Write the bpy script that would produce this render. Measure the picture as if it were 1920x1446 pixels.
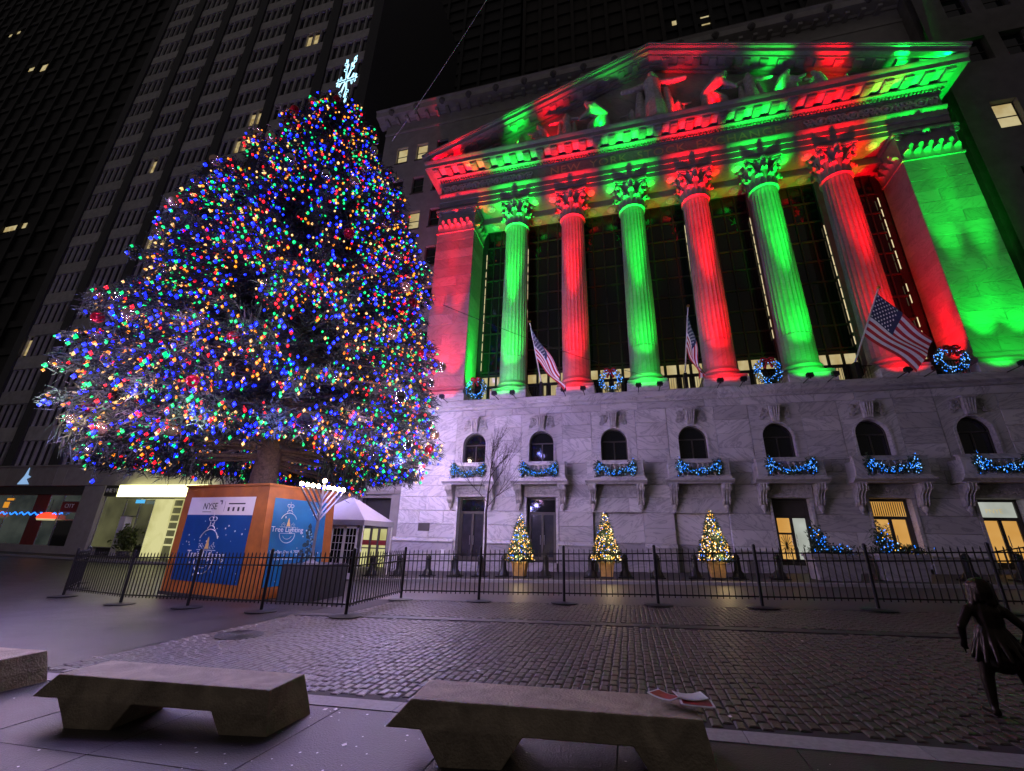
import bpy, bmesh, math, random
import numpy as np
from mathutils import Vector, Matrix
from math import sin, cos, pi, radians, sqrt, hypot, atan2
random.seed(7); rng = np.random.default_rng(7)
sc = bpy.context.scene
for o in list(bpy.data.objects): bpy.data.objects.remove(o)
COL = sc.collection

# ------------------------------------------------------------------ camera
CAMH = 1.70
PITCH, YAW, ROLL = radians(19.72), radians(-14.95), radians(1.6)
fwd = Vector((sin(YAW)*cos(PITCH), cos(YAW)*cos(PITCH), sin(PITCH)))
rgt = Vector((cos(YAW), -sin(YAW), 0)); upv = rgt.cross(fwd)
r2 = rgt*cos(ROLL) + upv*sin(ROLL); u2 = upv*cos(ROLL) - rgt*sin(ROLL)
cd = bpy.data.cameras.new('camera'); cam = bpy.data.objects.new('camera', cd); COL.objects.link(cam)
M = Matrix((r2, u2, -fwd)).transposed().to_4x4(); M.translation = (0, 0, CAMH); cam.matrix_world = M
cd.sensor_fit = 'HORIZONTAL'; cd.sensor_width = 36; cd.lens = 36*802.9/1920; cd.clip_start = .05; cd.clip_end = 3000
sc.camera = cam
# ------------------------------------------------------------------ night sky, exposure
w = bpy.data.worlds.new('World'); sc.world = w; w.use_nodes = True
wn = w.node_tree.nodes; bg = wn['Background']
sky = wn.new('ShaderNodeTexSky'); sky.sky_type = 'NISHITA'; sky.sun_disc = False
sky.sun_elevation = radians(-6); sky.sun_rotation = radians(210)
mixw = wn.new('ShaderNodeMixRGB'); mixw.blend_type = 'ADD'; mixw.inputs[0].default_value = 1
mixw.inputs[2].default_value = (.062, .055, .055, 1)            # the even glow of a city sky at night
scl = wn.new('ShaderNodeMixRGB'); scl.blend_type = 'MULTIPLY'; scl.inputs[0].default_value = 1; scl.inputs[2].default_value = (.02, .02, .02, 1)
w.node_tree.links.new(sky.outputs[0], scl.inputs[1]); w.node_tree.links.new(scl.outputs[0], mixw.inputs[1])
w.node_tree.links.new(mixw.outputs[0], bg.inputs[0]); bg.inputs[1].default_value = 1.0
vs = sc.view_settings; vs.view_transform = 'Standard'; vs.look = 'None'; vs.exposure = 0; vs.gamma = 1; vs.use_curve_mapping = False
cy = sc.cycles
cy.use_denoising = True; cy.max_bounces = 3; cy.diffuse_bounces = 1; cy.glossy_bounces = 1; cy.transmission_bounces = 2
cy.transparent_max_bounces = 4; cy.caustics_reflective = False; cy.caustics_refractive = False
cy.sample_clamp_indirect = 3; cy.sample_clamp_direct = 0; cy.use_light_tree = True; cy.use_adaptive_sampling = True; cy.adaptive_threshold = .02
sc.render.film_transparent = False

# ------------------------------------------------------------------ constants of the place
D = 27.14                     # plane of the exchange podium
CX = 4.05
BX = [-9.75 + 4.6*i for i in range(7)]
KX = [-7.45 + 4.6*i for i in range(6)]
def zg(x):                    # the street climbs to the right, level beyond the crossing on the left
    if x > -17: return .0362*x
    if x < -27: return -.75
    t = (x + 27)/10
    return -.75 + (-.6154 + .75)*t*t*(3 - 2*t)

# ------------------------------------------------------------------ materials
MATS = {}
def newmat(name):
    m = bpy.data.materials.new(name); m.use_nodes = True
    nt = m.node_tree; b = nt.nodes['Principled BSDF']
    MATS[name] = m
    return m, nt, b
def mat(name, col, rough=.7, metal=0., var=.18, scale=3., bump=0., bscale=30., objvar=.12, spec=None, distort=0.):
    m, nt, b = newmat(name); N, L = nt.nodes, nt.links
    b.inputs['Roughness'].default_value = rough; b.inputs['Metallic'].default_value = metal
    if spec is not None: b.inputs['Specular IOR Level'].default_value = spec
    tc = N.new('ShaderNodeTexCoord'); oi = N.new('ShaderNodeObjectInfo')
    off = N.new('ShaderNodeVectorMath'); off.operation = 'MULTIPLY_ADD'
    L.new(oi.outputs['Random'], off.inputs[0]); off.inputs[1].default_value = (17, 31, 23); L.new(tc.outputs['Object'], off.inputs[2])
    nz = N.new('ShaderNodeTexNoise'); nz.inputs['Scale'].default_value = scale; nz.inputs['Detail'].default_value = 5; nz.inputs['Roughness'].default_value = .6
    nz.inputs['Distortion'].default_value = distort
    L.new(off.outputs[0], nz.inputs['Vector'])
    rp = N.new('ShaderNodeValToRGB'); e = rp.color_ramp.elements
    e[0].position = .3; e[1].position = .7
    e[0].color = (*[c*(1 - var) for c in col], 1); e[1].color = (*[min(c*(1 + var), .95) for c in col], 1)
    L.new(nz.outputs['Fac'], rp.inputs[0])
    hs = N.new('ShaderNodeHueSaturation'); L.new(rp.outputs[0], hs.inputs['Color'])
    mr = N.new('ShaderNodeMapRange'); mr.inputs[3].default_value = 1 - objvar; mr.inputs[4].default_value = 1 + objvar
    L.new(oi.outputs['Random'], mr.inputs[0]); L.new(mr.outputs[0], hs.inputs['Value'])
    L.new(hs.outputs[0], b.inputs['Base Color'])
    if bump:
        n2 = N.new('ShaderNodeTexNoise'); n2.inputs['Scale'].default_value = bscale; n2.inputs['Detail'].default_value = 4
        L.new(off.outputs[0], n2.inputs['Vector'])
        bp = N.new('ShaderNodeBump'); bp.inputs['Strength'].default_value = bump; bp.inputs['Distance'].default_value = .02
        L.new(n2.outputs['Fac'], bp.inputs['Height']); L.new(bp.outputs[0], b.inputs['Normal'])
        r2_ = N.new('ShaderNodeMapRange'); r2_.inputs[3].default_value = max(rough - .12, .03); r2_.inputs[4].default_value = min(rough + .12, 1)
        L.new(nz.outputs['Fac'], r2_.inputs[0]); L.new(r2_.outputs[0], b.inputs['Roughness'])
    return m
def emit(name, col, strength, base=(.02, .02, .02)):
    m, nt, b = newmat(name)
    b.inputs['Base Color'].default_value = (*base, 1); b.inputs['Roughness'].default_value = .5
    b.inputs['Emission Color'].default_value = (*col, 1); b.inputs['Emission Strength'].default_value = strength
    return m
def emit_var(name, c0, c1, strength, scale=1.):          # a lit room seen through glass: uneven light
    m, nt, b = newmat(name); N, L = nt.nodes, nt.links
    tc = N.new('ShaderNodeTexCoord'); oi = N.new('ShaderNodeObjectInfo')
    off = N.new('ShaderNodeVectorMath'); off.operation = 'MULTIPLY_ADD'
    L.new(oi.outputs['Random'], off.inputs[0]); off.inputs[1].default_value = (17, 31, 23); L.new(tc.outputs['Object'], off.inputs[2])
    nz = N.new('ShaderNodeTexNoise'); nz.inputs['Scale'].default_value = scale; nz.inputs['Detail'].default_value = 3; L.new(off.outputs[0], nz.inputs['Vector'])
    rp = N.new('ShaderNodeValToRGB'); e = rp.color_ramp.elements; e[0].position = .35; e[1].position = .65
    e[0].color = (*c0, 1); e[1].color = (*c1, 1); L.new(nz.outputs['Fac'], rp.inputs[0])
    b.inputs['Base Color'].default_value = (.02, .02, .02, 1); b.inputs['Roughness'].default_value = .1
    L.new(rp.outputs[0], b.inputs['Emission Color']); b.inputs['Emission Strength'].default_value = strength
    return m
def marble(name, base, vein, vs_=.9, amount=.6):
    m, nt, b = newmat(name); N, L = nt.nodes, nt.links
    tc = N.new('ShaderNodeTexCoord'); oi = N.new('ShaderNodeObjectInfo')
    off = N.new('ShaderNodeVectorMath'); off.operation = 'MULTIPLY_ADD'
    L.new(oi.outputs['Random'], off.inputs[0]); off.inputs[1].default_value = (41, 13, 67); L.new(tc.outputs['Object'], off.inputs[2])
    vr = N.new('ShaderNodeVectorRotate'); vr.rotation_type = 'Y_AXIS'; an = N.new('ShaderNodeMapRange'); an.inputs[3].default_value = -1.0; an.inputs[4].default_value = .75
    fr_ = N.new('ShaderNodeMath'); fr_.operation = 'FRACT'; ml = N.new('ShaderNodeMath'); ml.operation = 'MULTIPLY'; ml.inputs[1].default_value = 7.31
    L.new(oi.outputs['Random'], ml.inputs[0]); L.new(ml.outputs[0], fr_.inputs[0]); L.new(fr_.outputs[0], an.inputs[0]); L.new(an.outputs[0], vr.inputs['Angle']); L.new(off.outputs[0], vr.inputs['Vector'])
    mp = N.new('ShaderNodeMapping'); mp.inputs['Scale'].default_value = (.42, .8, 1.5); L.new(vr.outputs[0], mp.inputs[0])
    wv = N.new('ShaderNodeTexNoise'); wv.inputs['Scale'].default_value = vs_*1.5; wv.inputs['Detail'].default_value = 5; wv.inputs['Roughness'].default_value = .55; wv.inputs['Distortion'].default_value = 1.4
    L.new(mp.outputs[0], wv.inputs['Vector'])
    s1 = N.new('ShaderNodeMath'); s1.operation = 'SUBTRACT'; s1.inputs[1].default_value = .5; a1 = N.new('ShaderNodeMath'); a1.operation = 'ABSOLUTE'
    L.new(wv.outputs['Fac'], s1.inputs[0]); L.new(s1.outputs[0], a1.inputs[0])
    rp = N.new('ShaderNodeValToRGB'); e = rp.color_ramp.elements; e[0].position = .0; e[1].position = .045
    e[0].color = (*[v*amount + c*(1 - amount) for v, c in zip(vein, base)], 1); e[1].color = (*base, 1)
    L.new(a1.outputs[0], rp.inputs[0])
    nz = N.new('ShaderNodeTexNoise'); nz.inputs['Scale'].default_value = .5; nz.inputs['Detail'].default_value = 6; L.new(off.outputs[0], nz.inputs['Vector'])
    mx = N.new('ShaderNodeMixRGB'); mx.blend_type = 'MULTIPLY'; mx.inputs[0].default_value = 1
    r3 = N.new('ShaderNodeMapRange'); r3.inputs[1].default_value = .3; r3.inputs[2].default_value = .7; r3.inputs[3].default_value = .8; r3.inputs[4].default_value = 1.08
    L.new(nz.outputs['Fac'], r3.inputs[0]); L.new(rp.outputs[0], mx.inputs[1]); L.new(r3.outputs[0], mx.inputs[2])
    hs = N.new('ShaderNodeHueSaturation'); L.new(mx.outputs[0], hs.inputs['Color'])
    mr = N.new('ShaderNodeMapRange'); mr.inputs[3].default_value = .76; mr.inputs[4].default_value = 1.07
    L.new(oi.outputs['Random'], mr.inputs[0]); L.new(mr.outputs[0], hs.inputs['Value']); L.new(hs.outputs[0], b.inputs['Base Color'])
    b.inputs['Roughness'].default_value = .55
    bp = N.new('ShaderNodeBump'); bp.inputs['Strength'].default_value = .15; bp.inputs['Distance'].default_value = .02
    n2 = N.new('ShaderNodeTexNoise'); n2.inputs['Scale'].default_value = 14; n2.inputs['Detail'].default_value = 5; L.new(off.outputs[0], n2.inputs['Vector'])
    L.new(n2.outputs['Fac'], bp.inputs['Height']); L.new(bp.outputs[0], b.inputs['Normal'])
    return m

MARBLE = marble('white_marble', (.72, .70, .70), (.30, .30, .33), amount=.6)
MARBLE_UP = marble('dimmed_upper_marble', (.33, .315, .31), (.17, .17, .17), amount=.5)  # colour darkened to dim the tree's light on columns and entablature
WALL_FRAME = mat('window_wall_frame', (.026, .024, .021), .5, var=.15)
MARBLE_GREY = marble('grey_marble', (.42, .40, .42), (.2, .2, .22))
CARVED = mat('carved_marble', (.50, .48, .47), .75, var=.3, scale=5, bump=.3, bscale=25)
STONE = mat('limestone', (.34, .32, .31), .8, var=.15, scale=1.2, bump=.2, bscale=12)
STONE_DK = mat('soot_limestone', (.16, .15, .145), .85, var=.2, scale=1.2, bump=.2)
TOWER_DK = mat('dark_tower', (.008, .008, .009), .7, var=.2, scale=.3)
SPANDREL = mat('precast_concrete', (.42, .41, .40), .85, var=.18, scale=1.5, bump=.2, bscale=20)
PIER_DK = mat('dark_pier', (.03, .03, .035), .6, var=.2)
CONC = mat('bench_concrete', (.33, .27, .195), .66, var=.42, scale=3.2, bump=.6, bscale=45, distort=.6)
FLAG = mat('pavement_concrete', (.034, .029, .028), .5, var=.42, scale=2.6, bump=.45, bscale=60, objvar=.22, distort=.8)
GRANITE = mat('granite_kerb', (.27, .26, .26), .6, var=.2, scale=20, bump=.2, bscale=80)
ASPHALT = mat('asphalt', (.032, .028, .029), .40, var=.5, scale=.9, bump=.45, bscale=70)
COBBLE = mat('cobble', (.052, .039, .033), .40, var=.3, scale=9, bump=.4, bscale=60, objvar=.3)
MORTAR = mat('mortar', (.03, .025, .023), .8, var=.2)
IRON = mat('black_iron', (.012, .012, .014), .45, var=.2, scale=8, spec=.4)
GLASS = mat('dark_glass', (.008, .009, .012), .06, var=.1, objvar=.2)
GLASS_GREY = mat('door_glass', (.035, .038, .05), .12, var=.2)
FRAME_DK = mat('bronze_frame', (.06, .054, .045), .5, var=.15)
BRONZE = mat('statue_bronze', (.026, .019, .013), .34, metal=.85, var=.3, scale=12)
BARK = mat('bark', (.17, .12, .085), .9, var=.45, scale=9, bump=.8, bscale=20, distort=1)
TWIG = mat('bare_twig', (.032, .022, .02), .85, var=.2)
NEEDLE = mat('spruce_needles', (.024, .031, .024), .65, var=.35, scale=2.5)
NEEDLE2 = mat('fir_sprig', (.04, .085, .035), .6, var=.3, scale=8)
ORANGE = mat('orange_board', (.42, .13, .018), .6, var=.3, scale=1.5, bump=.1)
POT = mat('wooden_pot', (.50, .30, .10), .65, var=.25, scale=7)
POSTER_BLUE = mat('poster_blue', (.006, .075, .29), .45, var=.2, scale=.8)
POSTER_TEAL = mat('poster_teal', (.006, .14, .31), .45, var=.3, scale=.6)
POSTER_WHITE = mat('poster_white', (.72, .70, .70), .5, var=.03)
PRINT_WHITE = mat('print_white', (.8, .8, .82), .5, var=.02)
PRINT_DARK = mat('print_dark', (.05, .05, .06), .5, var=.02)
PRINT_GOLD = mat('print_gold', (.75, .5, .18), .5, var=.1)
WHITE = mat('white_paint', (.72, .71, .70), .5, var=.06)
TENT = mat('tent_canvas', (.34, .33, .34), .6, var=.06, scale=2)
RED_CLOTH = mat('red_cloth', (.42, .012, .02), .75, var=.2, scale=6)
WHITE_CLOTH = mat('white_cloth', (.72, .70, .70), .75, var=.1, scale=6)
NAVY_CLOTH = mat('navy_cloth', (.012, .018, .07), .75, var=.2, scale=6)
METAL = mat('galvanised', (.4, .4, .42), .4, metal=.8, var=.2)
GOLD = mat('gold_ball', (.6, .42, .12), .3, metal=1)
COPPER_B = mat('champagne_bauble', (.75, .48, .34), .18, metal=.9, var=.1)
RED_B = mat('red_bauble', (.5, .01, .03), .12, metal=.6, var=.1)
PURPLE_B = mat('silver_bauble', (.6, .55, .65), .1, metal=1, var=.1)
PLASTER = mat('shop_stone', (.36, .34, .31), .8, var=.12, scale=1.5)
SIGN_DK = mat('sign_fascia', (.04, .04, .035), .6, var=.2)
RED_PANEL = mat('red_panel', (.20, .015, .015), .5, var=.15)
PAPER_RED = mat('booklet_red', (.45, .03, .03), .4, var=.35, scale=15)
SKIN = mat('person_skin', (.35, .2, .14), .6)
COAT = mat('grey_coat', (.16, .16, .19), .85, var=.2)
LED_LETTER = mat('gilt_letters', (.62, .5, .3), .35, metal=.6, var=.1)
mg, nt_, b_ = newmat('clear_bauble'); b_.inputs['Base Color'].default_value = (.95, .95, 1, 1)
b_.inputs['Transmission Weight'].default_value = 1; b_.inputs['Roughness'].default_value = .02; b_.inputs['IOR'].default_value = 1.15; CLEAR = mg
# things that give off light
LIT_WARM = emit_var('lit_office', (.75, .55, .22), (1., .85, .45), .55, .8)
LIT_AMBER = emit_var('lit_amber', (.75, .36, .07), (.9, .5, .14), .75, .6)
LIT_WHITE = emit_var('lit_white', (.55, .58, .5), (.75, .8, .72), .6, .8)
LIT_BOX = emit('light_box_sign', (1., .98, .40), 4.)
LIT_SHOP = emit_var('lit_shop', (.6, .56, .2), (.95, .9, .42), .7, .5)
LED_STRIP = emit('led_strip', (1., .82, .45), .9)
CANDLE = emit('candle_bulb', (1., .74, .42), 70.)
FLAKE = emit('snowflake_neon', (.42, .80, 1.), 2.4)
BLUE_LED = emit('blue_garland_led', (.016, .20, 1.), 2.7)
PALE_LED = emit('pale_garland_led', (.2, .5, 1.), 2.4)
SHOP_RED = emit('red_lamp_shade', (1., .06, .02), 1.6)
SHOP_ORANGE = emit('orange_neon', (1., .4, .03), .7)
BULB = [emit('bulb_blue', (.004, .012, 1.), 6.), emit('bulb_green', (.0, 1., .22), 1.7), emit('bulb_red', (1., .006, .014), 2.6),
        emit('bulb_amber', (1., .26, .008), 2.2), emit('bulb_warm_white', (1., .52, .16), 1.9)]
CORE = [emit('core_blue', (.06, .16, 1.), 4.), emit('core_green', (.05, 1., .40), 3.), emit('core_red', (1., .05, .06), 4.), emit('core_amber', (1., .45, .05), 3.), emit('core_white', (1., .80, .5), 3.)]
MINI = [emit('mini_warm', (1., .46, .06), 2.6), emit('mini_white', (1., .80, .44), 3.2), emit('mini_blue', (.03, .18, 1.), 3.2)]

for m_ in BULB + CORE + MINI + [BLUE_LED, PALE_LED, LED_STRIP, SHOP_ORANGE, FLAKE]: m_.cycles.emission_sampling = 'NONE'      # seen directly; what the trees' bulbs throw comes from unseen lamps added outside the foliage

# ------------------------------------------------------------------ mesh helpers
class MB:
    def __init__(s): s.v = []; s.f = []; s.m = []
    def add(s, vs_, fs, mi=0):
        n = len(s.v); s.v += [tuple(p) for p in vs_]; s.f += [tuple(i + n for i in f) for f in fs]; s.m += [mi]*len(fs); return s
    def hexa(s, p, mi=0):   # 4 bottom (ccw) + 4 top
        return s.add(p, [(3, 2, 1, 0), (4, 5, 6, 7), (0, 1, 5, 4), (1, 2, 6, 5), (2, 3, 7, 6), (3, 0, 4, 7)], mi)
    def box(s, x0, x1, y0, y1, z0, z1, mi=0):
        return s.hexa([(x0, y0, z0), (x1, y0, z0), (x1, y1, z0), (x0, y1, z0), (x0, y0, z1), (x1, y0, z1), (x1, y1, z1), (x0, y1, z1)], mi)
    def block(s, x0, x1, y0, y1, z0, z1, c=.012, mi=0):   # stone with a chamfered front (front is -y)
        v = [(x0 + c, y0, z0 + c), (x1 - c, y0, z0 + c), (x1 - c, y0, z1 - c), (x0 + c, y0, z1 - c),
             (x0, y0 + c, z0), (x1, y0 + c, z0), (x1, y0 + c, z1), (x0, y0 + c, z1), (x0, y1, z0), (x1, y1, z0), (x1, y1, z1), (x0, y1, z1)]
        f = [(0, 1, 2, 3)]
        for i in range(4):
            j = (i + 1) % 4; f += [(4 + i, 4 + j, j, i), (8 + i, 8 + j, 4 + j, 4 + i)]
        f.append((11, 10, 9, 8)); return s.add(v, f, mi)
    def tube(s, p0, p1, r0, r1=None, n=8, caps=True, mi=0): return s.path([p0, p1], [r0, r0 if r1 is None else r1], n, caps, mi)
    def path(s, pts, rad, n=6, caps=True, mi=0):
        P = [Vector(p) for p in pts]; k = len(P)
        if not hasattr(rad, '__len__'): rad = [rad]*k
        vs_ = []; ref = None
        for i in range(k):
            t = (P[min(i + 1, k - 1)] - P[max(i - 1, 0)])
            t = t.normalized() if t.length > 1e-9 else Vector((0, 0, 1))
            if ref is None: ref = Vector((0, 0, 1)) if abs(t.z) < .9 else Vector((1, 0, 0))
            a = t.cross(ref)
            if a.length < 1e-4: a = t.cross(Vector((.3, 1, .2)))
            a.normalize(); b = t.cross(a); ref = -b if False else a.cross(t)
            for j in range(n):
                q = 2*pi*j/n; vs_.append(P[i] + a*(rad[i]*cos(q)) + b*(rad[i]*sin(q)))
        fs = []
        for i in range(k - 1):
            for j in range(n):
                j2 = (j + 1) % n; fs.append((i*n + j, i*n + j2, (i + 1)*n + j2, (i + 1)*n + j))
        if caps: fs += [tuple(range(n - 1, -1, -1)), tuple((k - 1)*n + j for j in range(n))]
        return s.add(vs_, fs, mi)
    def lathe(s, prof, n=24, c=(0, 0, 0), mi=0, caps=True):
        vs_ = []; k = len(prof)
        for r, z in prof:
            for j in range(n): q = 2*pi*j/n; vs_.append((c[0] + r*cos(q), c[1] + r*sin(q), c[2] + z))
        fs = [(i*n + j, i*n + (j + 1) % n, (i + 1)*n + (j + 1) % n, (i + 1)*n + j) for i in range(k - 1) for j in range(n)]
        if caps: fs += [tuple(range(n - 1, -1, -1)), tuple((k - 1)*n + j for j in range(n))]
        return s.add(vs_, fs, mi)
    def sphere(s, c, r, n=10, k=6, sz=1., mi=0):
        prof = [(max(r*sin(pi*i/k), 1e-4), -r*cos(pi*i/k)*sz) for i in range(k + 1)]
        return s.lathe(prof, n, c, mi, False)
    def prism(s, poly, a0, a1, axis='y', mi=0):   # poly in the two other axes, extruded along axis
        n = len(poly)
        def pt(p, a): return (p[0], a, p[1]) if axis == 'y' else ((a, p[0], p[1]) if axis == 'x' else (p[0], p[1], a))
        v = [pt(p, a0) for p in poly] + [pt(p, a1) for p in poly]
        f = [tuple(range(n - 1, -1, -1)), tuple(range(n, 2*n))] + [(i, (i + 1) % n, n + (i + 1) % n, n + i) for i in range(n)]
        return s.add(v, f, mi)
    def ring(s, c, R, r, n=20, k=6, axis='y', a0=0, a1=2*pi, mi=0):
        pts = []
        closed = abs(a1 - a0 - 2*pi) < 1e-6
        for i in range(n + 1):
            a = a0 + (a1 - a0)*i/n
            pts.append((c[0] + R*cos(a), c[1], c[2] + R*sin(a)) if axis == 'y' else (c[0] + R*cos(a), c[1] + R*sin(a), c[2]))
        return s.path(pts, r, k, not closed, mi)
    def xf(s, M):
        s.v = [tuple(M @ Vector(p)) for p in s.v]; return s
    def mesh(s, name, mats, smooth=False):
        me = bpy.data.meshes.new(name); me.from_pydata(s.v, [], s.f)
        mats = mats if isinstance(mats, (list, tuple)) else [mats]
        for m in mats: me.materials.append(m)
        if len(mats) > 1: me.polygons.foreach_set('material_index', s.m)
        bm = bmesh.new(); bm.from_mesh(me); bmesh.ops.recalc_face_normals(bm, faces=bm.faces); bm.to_mesh(me); bm.free()
        if smooth:
            me.polygons.foreach_set('use_smooth', [True]*len(me.polygons))
            try: me.set_sharp_from_angle(angle=radians(40))
            except Exception: pass
        me.update(); return me
    def obj(s, name, mats, parent=None, smooth=False, world=True, **tags):
        if parent is not None and world:
            off = wloc(parent); s.v = [(a - off.x, b - off.y, c - off.z) for a, b, c in s.v]
        return put(name, s.mesh(name, mats, smooth), parent, **tags)
def wloc(o):
    v = Vector((0, 0, 0))
    while o is not None: v += o.location; o = o.parent
    return v
def settags(o, label=None, cat=None, group=None, kind=None):
    if label: o['label'] = label
    if cat: o['category'] = cat
    if group: o['group'] = group
    if kind: o['kind'] = kind
    return o
def put(name, me, parent=None, loc=(0, 0, 0), rot=(0, 0, 0), scale=(1, 1, 1), **tags):
    o = bpy.data.objects.new(name, me); COL.objects.link(o); o.location = loc; o.rotation_euler = rot; o.scale = scale
    if parent is not None: o.parent = parent
    return settags(o, **tags)
def thing(name, label, cat, loc=(0, 0, 0), group=None, rz=0):
    o = bpy.data.objects.new(name, None); COL.objects.link(o); o.location = loc; o.rotation_euler = (0, 0, rz); o.empty_display_size = .2
    return settags(o, label, cat, group)
def dup(o, parent=None, loc=None, rz=None, label=None):
    c = o.copy(); COL.objects.link(c); c.parent = parent
    if loc is not None: c.location = loc
    if rz is not None: c.rotation_euler = (0, 0, rz)
    if label: c['label'] = label
    for ch in [q for q in bpy.data.objects if q.parent == o]: dup(ch, c)
    return c
def text_mesh(body, size, extrude=.01, align='CENTER', shear=0., space=1.):
    cu = bpy.data.curves.new('t', 'FONT'); cu.body = body; cu.size = size; cu.extrude = extrude; cu.align_x = align; cu.shear = shear; cu.space_character = space
    cu.resolution_u = 3
    o = bpy.data.objects.new('t', cu); COL.objects.link(o)
    me = bpy.data.meshes.new_from_object(o.evaluated_get(bpy.context.evaluated_depsgraph_get()))
    bpy.data.objects.remove(o); return me
def text(name, body, size, loc, rot, m, parent, **k):
    me = text_mesh(body, size, **k); me.materials.clear(); me.materials.append(m)
    off = wloc(parent) if parent is not None else Vector()
    return put(name, me, parent, loc=Vector(loc) - off, rot=rot)
def figure_mesh(name, caps, m, voxel=.05, smooth=3):
    """One continuous body grown from tapered limbs: (p0, p1, r0, r1)."""
    mb = MB()
    for p0, p1, r0, r1 in caps:
        p0, p1 = Vector(p0), Vector(p1); d = p1 - p0
        if d.length < 1e-5: mb.sphere(p0, r0, 10, 8); continue
        u = d.normalized(); pts = []; rad = []
        for q in (-.999, -.87, -.5): pts.append(p0 + u*r0*q); rad.append(r0*sqrt(max(1 - q*q, .001)))
        pts.append(p0); rad.append(r0); pts.append(p1); rad.append(r1)
        for q in (.5, .87, .999): pts.append(p1 + u*r1*q); rad.append(r1*sqrt(max(1 - q*q, .001)))
        mb.path(pts, rad, 10)
    o = put(name, mb.mesh(name, m))
    r = o.modifiers.new('r', 'REMESH'); r.mode = 'VOXEL'; r.voxel_size = voxel
    if smooth: q = o.modifiers.new('s', 'SMOOTH'); q.factor = .5; q.iterations = smooth
    me = bpy.data.meshes.new_from_object(o.evaluated_get(bpy.context.evaluated_depsgraph_get()))
    bpy.data.objects.remove(o); me.materials.clear(); me.materials.append(m)
    me.polygons.foreach_set('use_smooth', [True]*len(me.polygons)); return me
def blobs(centres, r, n=0):   # many little bulbs as one vertex soup: octahedra
    c = np.asarray(centres, float); r = np.broadcast_to(np.asarray(r, float), (len(c),))
    base = np.array([(1, 0, 0), (0, 1, 0), (-1, 0, 0), (0, -1, 0), (0, 0, 1.25), (0, 0, -1.25)])
    fs = np.array([(0, 1, 4), (1, 2, 4), (2, 3, 4), (3, 0, 4), (1, 0, 5), (2, 1, 5), (3, 2, 5), (0, 3, 5)])
    v = (c[:, None, :] + base[None]*r[:, None, None]).reshape(-1, 3)
    f = (fs[None] + (np.arange(len(c))*6)[:, None, None]).reshape(-1, 3)
    return v, f
def soup(name, v, f, mats, mi=None, smooth=False):
    me = bpy.data.meshes.new(name); v = np.asarray(v, np.float32); f = np.asarray(f, np.int32)
    me.vertices.add(len(v)); me.vertices.foreach_set('co', v.ravel())
    k = f.shape[1]; me.loops.add(f.size); me.loops.foreach_set('vertex_index', f.ravel())
    me.polygons.add(len(f)); me.polygons.foreach_set('loop_start', np.arange(0, f.size, k, dtype=np.int32))
    for m in (mats if isinstance(mats, (list, tuple)) else [mats]): me.materials.append(m)
    if mi is not None: me.polygons.foreach_set('material_index', np.asarray(mi, np.int32))
    if smooth: me.polygons.foreach_set('use_smooth', [True]*len(f))
    me.update(calc_edges=True); me.validate(); return me
def sprigs(centres, dirs, length, width, per=5, spread=.7, rs=None):
    """Needle sprays: `per` slim leaf blades fanned round each direction."""
    rs = rs or rng; c = np.repeat(np.asarray(centres, float), per, 0); d = np.repeat(np.asarray(dirs, float), per, 0)
    n = len(c); d = d + rs.normal(0, spread, (n, 3)); d /= np.linalg.norm(d, axis=1)[:, None]
    s = np.cross(d, rs.normal(0, 1, (n, 3))); s /= np.linalg.norm(s, axis=1)[:, None]
    L = (length*rs.uniform(.6, 1.3, n))[:, None]; W = (width*rs.uniform(.7, 1.3, n))[:, None]
    c = c + rs.normal(0, length*.25, (n, 3))
    v = np.stack([c - d*L*.3, c + s*W*.5 + d*L*.1, c + d*L*.7, c - s*W*.5 + d*L*.1], 1).reshape(-1, 3)
    f = np.arange(4*n).reshape(-1, 4); return v, f
# ================================================================== ground, street, pavements
def strip(name, x0, x1, y0, y1, dz, m, step=2., parent=None, thick=None, **tags):
    xs = sorted(set([x0, x1] + [x for x in np.arange(math.ceil(x0/step)*step, x1, step) if x0 < x < x1]))
    v = []; f = []
    for x in xs: v += [(x, y0, zg(x) + dz), (x, y1, zg(x) + dz)]
    n = len(xs)
    for i in range(n - 1): f.append((2*i, 2*i + 2, 2*i + 3, 2*i + 1))
    if thick:
        o = len(v)
        for x in xs: v += [(x, y0, zg(x) + dz - thick), (x, y1, zg(x) + dz - thick)]
        for i in range(n - 1):
            f += [(o + 2*i, o + 2*i + 2, 2*i + 2, 2*i), (o + 2*i + 1, 2*i + 1, 2*i + 3, o + 2*i + 3)]
        f += [(0, 1, o + 1, o), (2*n - 2, o + 2*n - 2, o + 2*n - 1, 2*n - 1)]
    return MB().add(v, f).obj(name, m, parent, **tags)
strip('ground', -400, 300, -40, 400, -.04, ASPHALT, 5, kind='structure')
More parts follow.
